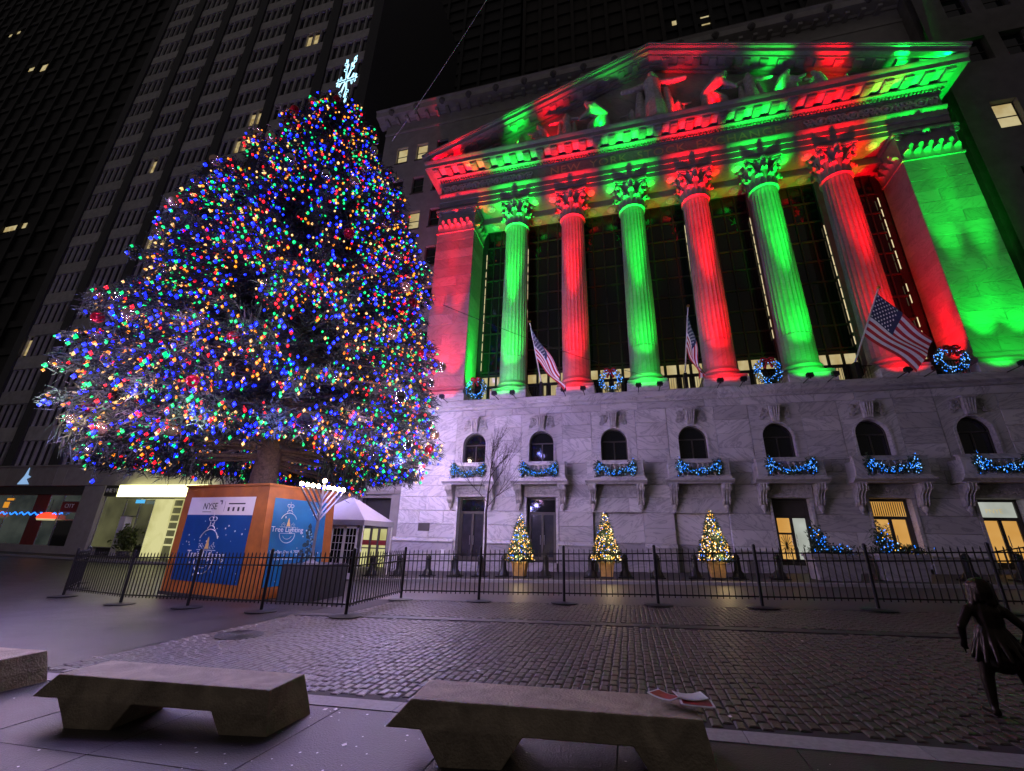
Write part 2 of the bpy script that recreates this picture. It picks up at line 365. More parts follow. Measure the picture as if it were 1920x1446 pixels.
# the roadway: smooth asphalt on the left, setts in front of the exchange
strip('roadway', -80, -8.72, 5.36, 21.0, -.002, ASPHALT, kind='structure')
SETT = strip('cobbled_street', -8.7, 26, 5.36, 14.3, -.014, MORTAR, kind='structure')
def far_setts():
    m, nt, b = newmat('far_setts'); N, L = nt.nodes, nt.links
    tc = N.new('ShaderNodeTexCoord'); mp = N.new('ShaderNodeMapping'); mp.inputs['Rotation'].default_value = (0, 0, radians(90)); L.new(tc.outputs['Object'], mp.inputs[0])
    br = N.new('ShaderNodeTexBrick'); br.inputs['Scale'].default_value = 1; br.inputs['Brick Width'].default_value = .2; br.inputs['Row Height'].default_value = .114
    br.inputs['Mortar Size'].default_value = .012; br.inputs['Color1'].default_value = (.075, .054, .048, 1); br.inputs['Color2'].default_value = (.055, .042, .04, 1); br.inputs['Mortar'].default_value = (.03, .026, .026, 1)
    L.new(mp.outputs[0], br.inputs[0]); L.new(br.outputs[0], b.inputs['Base Color']); b.inputs['Roughness'].default_value = .5
    bp = N.new('ShaderNodeBump'); bp.inputs['Strength'].default_value = .6; bp.inputs['Distance'].default_value = .01; bp.invert = True
    L.new(br.outputs['Fac'], bp.inputs['Height']); L.new(bp.outputs[0], b.inputs['Normal']); return m
strip('far_roadway', -8.7, 45, 14.3, 21.0, -.006, far_setts(), kind='structure')
# setts: nearest ones singly, the rest as one mass
def sett_verts(lx, ly, h, rs):
    c = .013 + rs.random()*.005
    t = [rs.uniform(-.002, .002) for _ in range(4)]; j = lambda: rs.uniform(-.005, .005)
    b = [(-lx/2 + j(), -ly/2 + j(), -.03), (lx/2 + j(), -ly/2 + j(), -.035), (lx/2 + j(), ly/2 + j(), -.035), (-lx/2 + j(), ly/2 + j(), -.035)]
    m_ = [(x*1., y*1., -.008 + h) for x, y, _ in b]
    u = [(x - math.copysign(c, x), y - math.copysign(c, y), h + t[i]) for i, (x, y, _) in enumerate(b)]
    v = b + m_ + u; f = [(8, 9, 10, 11)]
    for i in range(4):
        k = (i + 1) % 4; f += [(i, k, 4 + k, 4 + i), (4 + i, 4 + k, 8 + k, 8 + i)]
    return v, f
rs = random.Random(3); near = []; far = MB()
for (ya, yb, xa, xb) in ((5.40, 10.74, -8.62, 10.), (11.12, 14.26, -7.3, 13.)):
    i = 0; x = xa
    while x < xb:
        y = ya - rs.random()*.19
        while y < yb:
            ly = .185 + rs.random()*.04
            if y > ya - .02 and y + ly < yb + .02:
                d = hypot(x, y + ly/2); near.append((d, x + rs.uniform(-.006, .006), y + ly/2, ly))
            y += ly + .008
        x += .114; i += 1
def vis(x, y):   # shown in the photograph, not behind a bench
    d = Vector((x, y, zg(x) - CAMH)); z = d.dot(fwd); px = 960 + 802.9*d.dot(r2)/z; py = 723 - 802.9*d.dot(u2)/z
    return 0 < px < 1920 and 0 < py < 1446 and not (730 < px < 1370 and py > 1265)
near.sort(key=lambda t: (not vis(t[1], t[2]), t[0]))
SM = []
for k in range(14):
    v, f = sett_verts(.096, .182, rs.uniform(-.004, .003), rs); SM.append(MB().add(v, f).mesh('cobble', COBBLE))
for k, (d, x, y, ly) in enumerate(near):
    if k < 300:
        o = put('cobble', SM[rs.randrange(14)], SETT, loc=(x, y, zg(x)), rot=(rs.uniform(-.02, .02), rs.uniform(-.02, .02), rs.choice((0, pi)))); o.scale = (1, (ly - .016)/.182, 1)
    else:
        v, f = sett_verts(.096, ly - .016, rs.uniform(-.004, .003), rs); far.add([(a + x, b + y, c + zg(x)) for a, b, c in v], f)
far.obj('cobbles', COBBLE, SETT, kind='stuff')
strip('drain_band', -8.7, 30, 10.76, 11.10, .003, FLAG, thick=.03, kind='structure')
# near pavement of slabs, granite edging
PAV = strip('near_pavement', -60, 40, -30, 5.06, -.02, MORTAR, kind='structure')
for i in range(16):
    for j in range(5):
        x0 = -13.7 + 1.5*i + .0; y1 = 5.05 - 1.5*j; x1 = x0 + 1.488; y0 = y1 - 1.488; h = rs.uniform(-.002, .002)
        mb = MB(); b = [(x0, y0), (x1, y0), (x1, y1), (x0, y1)]
        mb.hexa([(x, y, zg(x) - .03) for x, y in b] + [(x, y, zg(x) + h) for x, y in b]); mb.obj('paving_slab', FLAG, PAV)
EDGE = strip('edging', -60, 40, 5.062, 5.352, -.012, MORTAR, kind='structure')
x = -14.
while x < 9:
    L_ = rs.uniform(1.3, 1.9); mb = MB(); b = [(x, 5.066), (x + L_ - .008, 5.066), (x + L_ - .008, 5.348), (x, 5.348)]
    mb.hexa([(a, c, zg(a) - .03) for a, c in b] + [(a, c, zg(a) + .006) for a, c in b]); mb.obj('edging_stone', GRANITE, EDGE); x += L_
# far pavement in front of the exchange with its kerb
strip('far_pavement', -24, 60, 21.32, 40, .12, FLAG, thick=.15, kind='structure')
KERB = strip('kerb', -24, 60, 21.0, 21.32, .118, GRANITE, thick=.15, kind='structure')
strip('shop_pavement', -140, -26.4, 27.3, 40, .14, FLAG, thick=.16, kind='structure')
strip('shop_kerb', -140, -26.4, 27.0, 27.3, .138, GRANITE, thick=.16, kind='structure')
# pale litter and gum on the near pavement
mb = MB()
for k in range(190):
    x = rs.uniform(-8, 3.5) if k % 3 else rs.gauss(-2.9, .5); y = rs.uniform(2.4, 5) if k % 4 else rs.uniform(5.4, 10); r = rs.uniform(.006, .016) if rs.random() < .9 else .035; a = rs.random()*6
    mb.add([(x + r*cos(a + q*1.57)*rs.uniform(.6, 1.2), y + r*sin(a + q*1.57)*rs.uniform(.6, 1.2), zg(x) + .0085) for q in range(4)], [(0, 1, 2, 3)])
mb.obj('litter', WHITE, label='scattered pale flecks of litter on the pavement', cat='litter', kind='stuff')
mb = MB().lathe([(.44, -.02), (.44, .012), (.40, .016), (.40, .010), (.02, .010)], 28)
for q in range(5): mb.ring((0, 0, .011), .07 + .07*q, .006, 24, 4, 'z')
mh = mb.obj('manhole_cover', IRON, smooth=True, label='round iron manhole cover set in the dark roadway', cat='manhole cover'); mh.location = (-7.75, 8.2, zg(-7.75) + .004)

# ================================================================== the exchange building
EX = thing('exchange_building', 'white marble temple-fronted exchange with fluted columns lit red and green', 'building', (CX, D, zg(CX)))
PX0, PX1 = -14.9, 23.0
core = MB().box(PX0 + .1, PX1 - .1, D + .75, D + 12, -1.2, 10.6).obj('podium_core', MARBLE_GREY, EX)
# plinth and water table
openings = [(b - 1.07, b + 1.07) for i, b in enumerate(BX) if i not in (2, 3)] + [(b - 1.45, b + 1.45) for i, b in enumerate(BX) if i in (2, 3)]
openings.sort()
def spans(x0, x1, holes):
    out = []; a = x0
    for h0, h1 in sorted(holes):
        if h1 <= a or h0 >= x1: continue
        if h0 > a: out.append((a, h0))
        a = max(a, h1)
    if a < x1: out.append((a, x1))
    return out
for a, b in spans(PX0 - .15, PX1 + .15, openings):
    MB().block(a, b, D - .16, D + .7, -1.2, 1.38, .02).obj('plinth', MARBLE_GREY, EX)
    pr = [(D + .1, 1.385), (D - .2, 1.385), (D - .24, 1.45), (D - .2, 1.53), (D - .12, 1.58), (D - .06, 1.65), (D + .1, 1.65)]
    MB().prism(pr, a - .02, b + .02, 'x').obj('water_table', MARBLE, EX)
# ashlar of the podium, stone by stone
courses = [1.655, 2.5, 3.35, 4.21, 4.95, 5.6, 6.25, 7.05, 7.9, 8.75, 9.62, 10.1]
for ci in range(len(courses) - 1):
    z0, z1 = courses[ci], courses[ci + 1]; zm = (z0 + z1)/2; holes = []
    for i, b in enumerate(BX):
        top = 3.52 if i in (2, 3) else 4.21; hw = 1.45 if i in (2, 3) else 1.07
        if zm < top: holes.append((b - hw, b + hw))
        if 6.25 < zm < 9.62: holes.append((b - 1.36, b + 1.36))
    for a, b in spans(PX0, PX1, holes):
        x = a
        while x < b - .01:
            L_ = rs.uniform(1.5, 2.3)
            if b - x - L_ < .7: L_ = b - x
            g = .006
            MB().block(x + g, x + L_ - g, D + rs.uniform(-.006, .006), D + .5, z0 + g, z1 - g, .018).obj('ashlar_block', MARBLE, EX); x += L_
# ledge cornice, stones again
x = PX0 - .1
while x < PX1:
    L_ = min(rs.uniform(2.6, 3.4), PX1 + .1 - x)
    pr = [(D + 2.5, 10.105), (D - .05, 10.105), (D - .12, 10.16), (D - .16, 10.24), (D - .36, 10.30), (D - .40, 10.34), (D - .40, 10.68), (D - .36, 10.75), (D + 2.5, 10.75)]
    MB().prism(pr, x + .005, x + L_ - .005, 'x').obj('ledge_stone', MARBLE, EX); x += L_
# arched windows with their surrounds and carved keystones
AANG = sorted([pi*k/14 for k in range(15)] + [atan2(9.615 - 7.66, 1.355), pi - atan2(9.615 - 7.66, 1.355)])
def arch_pts(r, zs): return [(r*cos(a), zs + r*sin(a)) for a in AANG]
AR, AZ0, AZS = .80, 6.42, 7.66
inner = [(AR, AZ0)] + arch_pts(AR, AZS) + [(-AR, AZ0)]
outer = []
for k, (x, z) in enumerate(inner):
    if k == 0: outer.append((1.355, 6.255))
    elif k == len(inner) - 1: outer.append((-1.355, 6.255))
    else:
        a = AANG[k - 1]; dx, dz = cos(a), sin(a); t = min(1.355/abs(dx) if abs(dx) > 1e-6 else 9e9, (9.615 - AZS)/dz if dz > 1e-6 else 9e9)
        outer.append((dx*t, AZS + dz*t))
n = len(inner); sv = [(x, 0, z) for x, z in inner] + [(x, 0, z) for x, z in outer] + [(x, .5, z) for x, z in inner]
sf = [(k, k + 1, n + k + 1, n + k) for k in range(n - 1)] + [(k, 2*n + k, 2*n + k + 1, k + 1) for k in range(n - 1)] + [(0, n, 2*n - 1, n - 1), (0, n - 1, 3*n - 1, 2*n)]
surround = MB().add(sv, sf)
ai = [(AR + .11, AZ0)] + arch_pts(AR + .11, AZS) + [(-AR - .11, AZ0)]   # raised archivolt
av = [(x, -.05, z) for x, z in inner] + [(x, -.05, z) for x, z in ai] + [(x, .02, z) for x, z in ai] + [(x, .02, z) for x, z in inner]
surround.add(av, [(k, k + 1, n + k + 1, n + k) for k in range(n - 1)] + [(n + k, n + k + 1, 2*n + k + 1, 2*n + k) for k in range(n - 1)] + [(k, 3*n + k, 3*n + k + 1, k + 1) for k in range(n - 1)])
SURM = surround.mesh('window_surround', MARBLE)
key = MB().hexa([(-.2, -.20, 8.52), (.2, -.20, 8.52), (.2, .02, 8.52), (-.2, .02, 8.52), (-.3, -.34, 9.42), (.3, -.34, 9.42), (.3, .02, 9.42), (-.3, .02, 9.42)])
for q in (-.16, -.05, .06, .17): key.tube((q*.8, -.24, 8.55), (q*1.25, -.37, 9.36), .045, .055, 6)
key.box(-.36, .36, -.40, .02, 9.42, 9.52)
for s in (-1, 1):
    for (x, z, r) in ((.45, 9.22, .14), (.62, 9.02, .12), (.72, 8.80, .10), (.50, 8.95, .09), (.66, 9.28, .08)):
        key.ring((s*x, -.06, z), r, .05, 10, 5); key.sphere((s*x, -.07, z), .05, 6, 4)
    key.path([(s*.32, -.1, 9.36), (s*.6, -.1, 9.4), (s*.82, -.08, 9.25)], [.06, .05, .02], 6)
KEYM = key.mesh('keystone', CARVED, True)
frm = MB()
for r0, r1 in ((AR - .07, AR + .01),):
    pi_ = [(r0, AZ0 + .07)] + arch_pts(r0, AZS) + [(-r0, AZ0 + .07)]; po = [(r1, AZ0)] + arch_pts(r1, AZS) + [(-r1, AZ0)]
    m_ = len(pi_); frm.add([(x, .33, z) for x, z in pi_] + [(x, .33, z) for x, z in po] + [(x, .42, z) for x, z in pi_], [(k, k + 1, m_ + k + 1, m_ + k) for k in range(m_ - 1)] + [(k, 2*m_ + k, 2*m_ + k + 1, k + 1) for k in range(m_ - 1)])
frm.box(-AR, AR, .33, .42, AZ0, AZ0 + .07); frm.box(-AR, AR, .325, .42, AZS - .03, AZS + .04); frm.box(-.035, .035, .327, .42, AZ0, AZS)
FRM = frm.mesh('arched_window', FRAME_DK)
p_low = MB().box(.03, AR, .39, .41, AZ0, AZS).mesh('pane', GLASS)
p_lef = MB().box(-AR, -.03, .39, .41, AZ0, AZS).mesh('pane', GLASS)
p_top = MB().prism(arch_pts(AR, AZS), .39, .41, 'y').mesh('pane', GLASS)
for b in BX:
    put('window_surround', SURM, EX, loc=(b - CX, 0, -EX.location.z)); put('keystone', KEYM, EX, loc=(b - CX, 0, -EX.location.z))
    wdw = put('arched_window', FRM, EX, loc=(b - CX, 0, -EX.location.z))
    for m_ in (p_low, p_lef, p_top): put('pane', m_, wdw)
# balconies on scrolled consoles
def scroll_relief(mb, x0, x1, zc, h, y, n=3):
    cx = (x0 + x1)/2; mb.ring((cx, y, zc), h*.30, h*.09, 14, 5); mb.sphere((cx, y - .02, zc), h*.16, 8, 5)
    for s in (-1, 1):
        hw = (x1 - x0)/2 - h*.35; pts = []
        for k in range(16):
            t = k/15; pts.append((cx + s*(h*.35 + hw*t), y, zc + h*.28*sin(t*pi*n)*(1 - .3*t)))
        mb.path(pts, [h*.07*(1 - .5*k/15) for k in range(16)], 5)
        for k in range(n*2):
            t = (k + .5)/(n*2); mb.ring((cx + s*(h*.35 + hw*t), y, zc + (h*.2 if k % 2 else -h*.2)), h*.15, h*.055, 9, 4)
bal = MB()
bal.prism([(.02, 4.93), (-.82, 4.93), (-.86, 4.99), (-.98, 5.03), (-1.08, 5.10), (-1.08, 5.19), (.02, 5.19)], -1.78, 1.78, 'x')
bal.box(-1.66, 1.66, -.98, .0, 5.19, 5.33); bal.box(-1.64, 1.64, -.97, -.68, 6.05, 6.23); bal.box(-1.70, 1.70, -1.0, -.66, 6.23, 6.28)
for s in (-1, 1):
    xa, xb = sorted((s*1.64, s*1.06)); bal.block(xa, xb, -.97, .0, 5.33, 6.05, .03); bal.box(*sorted((s*1.5, s*1.2)), -.985, -.96, 5.48, 5.92)
BALM = bal.mesh('balcony', MARBLE)
BST = MB().lathe([(.095, 5.33), (.095, 5.38), (.06, 5.41), (.115, 5.55), (.10, 5.66), (.05, 5.84), (.045, 5.93), (.08, 5.97), (.08, 6.05)], 10).mesh('baluster', MARBLE, True)
con = MB()
def cprof():
    return [(.0, 4.93), (-.78, 4.93), (-.80, 4.78), (-.74, 4.62), (-.60, 4.50), (-.44, 4.36), (-.36, 4.18), (-.34, 4.02), (-.26, 3.90), (-.12, 3.80), (0, 3.78)]
con.prism(cprof(), -.20, .20, 'x')
for q in (-.14, 0, .14): con.path([(q, y - .03, z) for y, z in cprof()[1:-1]], .045, 5)
con.tube((-.24, -.66, 4.70), (.24, -.66, 4.70), .16, None, 12); con.tube((-.22, -.26, 4.08), (.22, -.26, 4.08), .13, None, 12)
con.lathe([(.02, 3.36), (.07, 3.42), (.05, 3.48), (.12, 3.58), (.15, 3.68), (.11, 3.80), (.16, 3.84)], 10, (0, -.16, 0))
con.box(-.25, .25, -.84, 0, 4.86, 4.925)
CONM = con.mesh('console', CARVED, True)
pan = MB().box(-1.12, 1.12, -.06, .02, 4.23, 4.92); scroll_relief(pan, -1.0, 1.0, 4.57, .52, -.08)
PANM = pan.mesh('carved_panel', CARVED, True)
for b in BX:
    o = put('balcony', BALM, EX, loc=(b - CX, 0, -EX.location.z))
    for k in range(7): put('baluster', BST, o, loc=(-.84 + .28*k, -.82, 0))
    for s in (-1, 1): put('console', CONM, o, loc=(s*1.38, 0, 0))
    put('carved_panel', PANM, o)
# doors, niches
def door(i, leafm, transm, z0, **k):
    b = BX[i]
    MB().box(b - 1.07, b - .93, D - .05, D + .55, z0, 4.2).obj('door_jamb', MARBLE, EX); MB().box(b + .93, b + 1.07, D - .05, D + .55, z0, 4.2).obj('door_jamb', MARBLE, EX)
    MB().box(b - .93, b + .93, D - .02, D + .7, z0 - .6, z0).obj('door_step', MARBLE_GREY, EX)
    d = MB(); y0, y1 = D + .42, D + .56
    d.box(b - .93, b - .80, y0, y1, z0, 4.2); d.box(b + .80, b + .93, y0, y1, z0, 4.2); d.box(b - .80, b + .80, y0, y1, 4.08, 4.2)
    d.box(b - .80, b + .80, y0, y1, 3.18, 3.34); d.box(b - .07, b + .07, y0, y1, z0, 3.18); d.box(b - .93, b + .93, D + .6, D + .7, z0, 4.2)
    for s in (-1, 1):
        d.box(*sorted((b + s*.07, b + s*.8)), y0 + .02, y1, z0, z0 + .30); d.box(*sorted((b + s*.70, b + s*.8)), y0 + .01, y1, z0 + .3, 3.18)
    dr = d.obj('door', FRAME_DK, EX)
    for s, m_ in zip((-1, 1), leafm): MB().box(*sorted((b + s*.07, b + s*.72)), D + .50, D + .52, z0 + .25, 3.2).obj('door_leaf', m_, dr)
    MB().box(b - .82, b + .82, D + .50, D + .52, 3.3, 4.1).obj('transom', transm, dr)
    for s in (-1, 1): MB().tube((b + s*.12, y0 - .04, z0 + 1.0), (b + s*.12, y0 - .04, z0 + 1.55), .018, None, 6).obj('handle', METAL, dr)
    return dr
door(0, (GLASS_GREY, GLASS_GREY), GLASS, .30); door(1, (GLASS_GREY, GLASS_GREY), GLASS, .42)
d4 = door(4, (LIT_AMBER, LIT_WHITE), FRAME_DK, .78); d5 = door(5, (LIT_AMBER, LIT_AMBER), LIT_AMBER, .85); d6 = door(6, (LIT_AMBER, LIT_AMBER), LIT_WHITE, .95)
mb = MB()
for k in range(16): mb.box(BX[5] - .78 + .1*k, BX[5] - .745 + .1*k, D + .485, D + .499, 3.36, 4.06)
mb.obj('grille', FRAME_DK, d5)
text('transom_number', 'PNYE', .30, (BX[6] - .05, D + .494, 3.55), (pi/2, 0, 0), LIT_WARM, d6, extrude=.002)
mb = MB(); c = (BX[4] - .40, D + .485)
for k in range(8): a = pi*k/8; mb.tube((c[0] - .3*cos(a), c[1], 1.75 - .62*sin(a)), (c[0] + .3*cos(a), c[1], 1.75 + .62*sin(a)), .015, None, 4)
mb.box(c[0] - .33, c[0] + .33, D + .47, D + .499, 2.32, 2.42); mb.obj('grille', FRAME_DK, d4)
for i in (2, 3):
    b = BX[i]
    MB().block(b - 1.44, b + 1.44, D + .26, D + .7, 1.66, 3.51, .01).obj('niche_panel', MARBLE, EX); MB().block(b - 1.44, b + 1.44, D + .22, D + .7, -1, 1.64, .01).obj('niche_plinth', MARBLE_GREY, EX)
    MB().box(b - 1.45, b + 1.45, D + .02, D + .5, 3.5, 3.54).obj('niche_lintel', MARBLE, EX)
MB().box(-13.35, -12.55, D - .03, D + .02, 2.05, 2.55).obj('wall_plaque', FRAME_DK, EX)
MB().box(-11.62, -11.25, D - .175, D - .155, .62, .98).obj('wall_notice', WHITE, EX)
MB().box(6.0, 6.62, D - .18, D - .155, .2, .9).obj('wall_vent', STONE_DK, EX)

# ------------------------------------------------------------------ loggia: pedestals, columns, piers, glazed wall
ZB, ZN, ZC = 11.5, 25.75, 28.1
for x in KX: MB().block(x - 1.27, x + 1.27, D - .34, D + 2.0, 10.755, 11.32, .02).obj('pedestal', MARBLE, EX)
def shaft():
    mb = MB(); N_ = 24*6; hs = [0, .12, 1.9, 2.0, 4.5, 7.5, 10.5, 13, ZN - ZB - .75]
    v = []
    for i, h in enumerate(hs):
        t = max(0, (h - 3)/(ZN - ZB - 3)); R = .985 - .115*t**1.4
        for j in range(N_):
            a = 2*pi*j/N_; ph = (j % 6)/6; dep = .065 if h > 1.95 else .02
            rr = R - dep*sin(pi*ph)**.7 if ph > 0 else R
            if i in (0, 8): rr = R - .01
            v.append((rr*cos(a), rr*sin(a), ZB + .7 + h))
    f = [(i*N_ + j, i*N_ + (j + 1) % N_, (i + 1)*N_ + (j + 1) % N_, (i + 1)*N_ + j) for i in range(len(hs) - 1) for j in range(N_)]
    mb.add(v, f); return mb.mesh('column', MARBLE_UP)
SHAFT = shaft()
bs = MB().box(-1.22, 1.22, -1.22, 1.22, 11.32, 11.56)
bs.lathe([(1.19, 11.56), (1.23, 11.64), (1.19, 11.74), (1.11, 11.78), (1.06, 11.86), (1.09, 11.94), (1.13, 12.0), (1.11, 12.08), (1.04, 12.12), (1.02, 12.22)], 36)
BASEM = bs.mesh('column_base', MARBLE_UP, True)
def leaf(mb, a, r0, z0, h, w, curl, sz=0.):
    rows = 7; v = []
    for i in range(rows):
        t = i/(rows - 1)
        if t < .75: rr = r0 + .10*t; z = z0 + h*t/.75*.92
        else: q = (t - .75)/.25; rr = r0 + .075 + curl*sin(q*pi*.62); z = z0 + h*(.92 + .1*sin(q*pi)) - .10*h*q*q*1.6
        ww = w*(.55 + .45*sin(pi*min(t*1.05, 1)**.8))*(1 if i % 2 == 0 else .78)*(1 - .35*(t > .9))
        for s in (-1, -.5, 0, .5, 1):
            bulge = .05*(1 - abs(s)) + (.02 if abs(s) == .5 else 0)*(-1)
            aa = a + s*ww/(2*rr); v.append(((rr + bulge)*cos(aa), (rr + bulge)*sin(aa), z - .03*abs(s)))
    f = [(i*5 + j, i*5 + j + 1, (i + 1)*5 + j + 1, (i + 1)*5 + j) for i in range(rows - 1) for j in range(4)]
    k = len(v); v2 = [(x*.93, y*.93, z) for x, y, z in v]
    mb.add(v + v2, f + [tuple(q + k for q in reversed(g)) for g in f] + [((rows - 1)*5 + j, (rows - 1)*5 + j + 1, k + (rows - 1)*5 + j + 1, k + (rows - 1)*5 + j) for j in range(4)])
cap = MB().lathe([(.745, ZN - .02), (.84, ZN), (.88, ZN + .06), (.84, ZN + .12), (.74, ZN + .15), (.72, ZN + .8), (.78, ZN + 1.4), (.98, ZN + 1.82)], 32)
for k in range(8):
    leaf(cap, 2*pi*k/8 + pi/8, .76, ZN + .15, .72, .50, .32); leaf(cap, 2*pi*k/8, .78, ZN + .15, 1.25, .48, .40)
for k in range(4):
    a = pi/4 + k*pi/2
    for s in (-1, 1):
        pts = []
        for i in range(15):
            t = i/14
            if t < .5: q = t/.5; r = .80 + .36*q**1.6; z = ZN + 1.0 + .66*q; aa = a + s*(.30*(1 - q) + .07)
            else: q = (t - .5)/.5*2*pi*1.1; r = 1.20 + (.14*(1 - (t - .5)*1.5))*sin(q) ; z = ZN + 1.54 + (.14*(1 - (t - .5)*1.5))*cos(q); aa = a + s*.055
            pts.append((r*cos(aa), r*sin(aa), z))
        cap.path(pts, [.06 + .02*sin(i) for i in range(15)], 6)
    b2 = k*pi/2
    for s in (-1, 1):
        pts = [(.86*cos(b2 + s*(.26 - .2*t)), .86*sin(b2 + s*(.26 - .2*t)), ZN + 1.1 + .5*t) for t in (0, .3, .6, 1)]; cap.path(pts, [.05, .05, .045, .07], 6)
    cap.sphere((1.02*cos(b2), 1.02*sin(b2), ZN + 1.93), .2, 10, 6, 1.1)
    cap.sphere((1.12*cos(b2), 1.12*sin(b2), ZN + 1.86), .10, 8, 5)
def abacus(h0, h1, R, dip):
    pts = []
    for k in range(4):
        a0 = pi/4 + k*pi/2; c0 = (R*cos(a0), R*sin(a0)); a1 = a0 + pi/2; c1 = (R*cos(a1), R*sin(a1)); nx, ny = cos(a0 + pi/4), sin(a0 + pi/4)
        tx, ty = -ny, nx
        for i in range(9):
            t = .04 + .92*i/8; q = sin(pi*t); pts.append((c0[0]*(1 - t) + c1[0]*t - nx*dip*q, c0[1]*(1 - t) + c1[1]*t - ny*dip*q))
    return pts
cap.prism(abacus(0, 0, 1.50, .18), ZN + 1.82, ZN + 1.95, 'z'); cap.prism(abacus(0, 0, 1.58, .18), ZN + 1.95, ZN + 2.095, 'z')
cap.v = [(x*1.15, y*1.15, ZN + (z - ZN)*(ZC - ZN)/2.095) for x, y, z in cap.v]
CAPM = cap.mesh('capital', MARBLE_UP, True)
band = MB().lathe([(.88, 13.98), (.905, 14.0), (.905, 14.06), (.88, 14.08)], 36).mesh('strap', FRAME_DK, True)
CY = D + 1.0
for x in KX:
    c_ = put('column', SHAFT, EX, loc=(x - CX, CY - D, -EX.location.z)); put('column_base', BASEM, c_); put('capital', CAPM, c_)
# corner piers, course by course
for xa, xb, s in ((-14.15, -10.85, -1), (18.95, 22.25, 1)):
    MB().block(xa - .2, xb + .2, D - .34, D + 2.6, 10.755, 11.32, .02).obj('pedestal', MARBLE, EX)
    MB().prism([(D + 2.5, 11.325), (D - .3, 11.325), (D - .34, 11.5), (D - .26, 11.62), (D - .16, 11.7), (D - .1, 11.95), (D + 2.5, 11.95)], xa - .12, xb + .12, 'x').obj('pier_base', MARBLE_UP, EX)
    z = 11.955
    for k in range(16):
        h_ = (ZN - 11.955)/16
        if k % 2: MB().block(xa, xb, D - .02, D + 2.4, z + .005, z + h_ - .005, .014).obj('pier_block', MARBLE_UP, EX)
        else:
            xm = xa + (xb - xa)*(.62 if (k//2) % 2 else .38)
            MB().block(xa, xm - .004, D - .02, D + 2.4, z + .005, z + h_ - .005, .014).obj('pier_block', MARBLE_UP, EX); MB().block(xm + .004, xb, D - .02, D + 2.4, z + .005, z + h_ - .005, .014).obj('pier_block', MARBLE_UP, EX)
        z += h_
    pc = MB().box(xa, xb, D - .02, D + 2.4, ZN, ZC - .2); pc.box(xa - .06, xb + .06, D - .10, D + 2.45, ZN - .02, ZN + .14); pc.box(xa - .18, xb + .18, D - .24, D + 2.5, ZC - .2, ZC - .004)
    def plf(cx_, cz, w_, h_, face):
        v = []
        for i in range(5):
            t = i/4; out = .06 + .05*t + (.22*max(0, (t - .6)/.4)); ww = w_*(.7 + .3*sin(pi*t))*(1 if t < .95 else .6); z_ = cz + h_*t - (.07 if t == 1 else 0)
            for q in (-1, 0, 1):
                if face == 'f': v.append((cx_ + q*ww/2, D - .02 - out - (.04 if q == 0 else 0), z_))
                else: v.append(((xb if s < 0 else xa) + (-s)*(out + (.04 if q == 0 else 0)), cx_ + q*ww/2, z_))
        pc.add(v, [(i*3 + j, i*3 + j + 1, i*3 + j + 4, i*3 + j + 3) for i in range(4) for j in range(2)])
    for k in range(6): plf(xa + .3 + .54*k, ZN + .14, .44, .55, 'f')
    for k in range(5): plf(xa + .57 + .54*k, ZN + .14, .44, 1.0, 'f')
    for k in range(4): plf(D + .3 + .54*k, ZN + .14, .44, .55, 's'); plf(D + .57 + .54*k, ZN + .14, .44, 1.0, 's')
    for q in (xa + .1, xb - .1):
        for r_ in (.2, .11): pc.ring((q, D - .18, ZC - .48), r_, .05, 14, 5)
    pc.sphere(((xa + xb)/2, D - .2, ZC - .25), .22, 10, 6); pc.ring(((xa + xb)/2, D - .16, ZC - .42), .26, .06, 14, 5, 'y', 0, pi)
    pc.obj('pier_capital', MARBLE_UP, EX, smooth=True)
# loggia floor, ceiling with rosettes, glazed wall
GY = D + 2.75
MB().box(-10.9, 19, D + 2.45, GY + .5, 10.6, 10.76).obj('loggia_floor', MARBLE_GREY, EX)
MB().box(-10.85, 18.95, D + 1.6, GY + .4, 27.4, 27.55).obj('loggia_ceiling', MARBLE_UP, EX)
edges = [-10.85] + KX + [18.95]
PANE = MB().box(-.5, .5, -.01, .01, -.5, .5)
PM_D, PM_L = PANE.mesh('pane', GLASS), PANE.mesh('pane', LIT_WARM)
for i in range(7):
    a = edges[i] + (.35 if i == 0 else .62); b = edges[i + 1] - (.35 if i == 6 else .62); nc = 4; cw = (b - a)/nc
    zs = [10.76, 12.75, 13.7] + [13.95 + 1.68*k for k in range(9)]
    fr = MB()
    for k in range(nc + 1): fr.box(a + cw*k - .05, a + cw*k + .05, GY - .08, GY + .08, 10.76, 27.4)
    for z in zs: fr.box(a, b, GY - .082, GY + .078, z - (.16 if z in (13.7,) else .06), z + .06)
    wdw = fr.obj('window_wall', WALL_FRAME, EX)
    for r_ in range(len(zs) - 1):
        for k in range(nc):
            z0, z1 = zs[r_] + .06, zs[r_ + 1] - .06
            lit = (r_ == 1 and (i != 6 or k > 0)) or (r_ == 0 and (k in (1, 2) or (i + k) % 3 == 0))
            if i == 6 and r_ == 0: lit = False
            o = put('pane', PM_L if lit else PM_D, wdw); o.location = Vector((a + cw*(k + .5), GY, (z0 + z1)/2)) - wloc(wdw)
            o.scale = ((cw - .1)*(.62 if lit and r_ == 0 else (.86 if lit else 1)), 1, (z1 - z0)*(.9 if lit else 1))
    st = MB()
    for k in range(13):
        for xx in (a - .02, b - .05):
            if rs.random() < .88: st.box(xx, xx + .04, GY - .2, GY - .17, 14.1 + .86*k, 14.1 + .86*k + rs.uniform(.55, .8))
    st.obj('light_strip', LED_STRIP, wdw)
    if i < 6: MB().box(edges[i + 1] - .6, edges[i + 1] + .6, GY - .25, GY + .4, 10.76, 27.4).obj('back_pilaster', STONE_DK, EX)
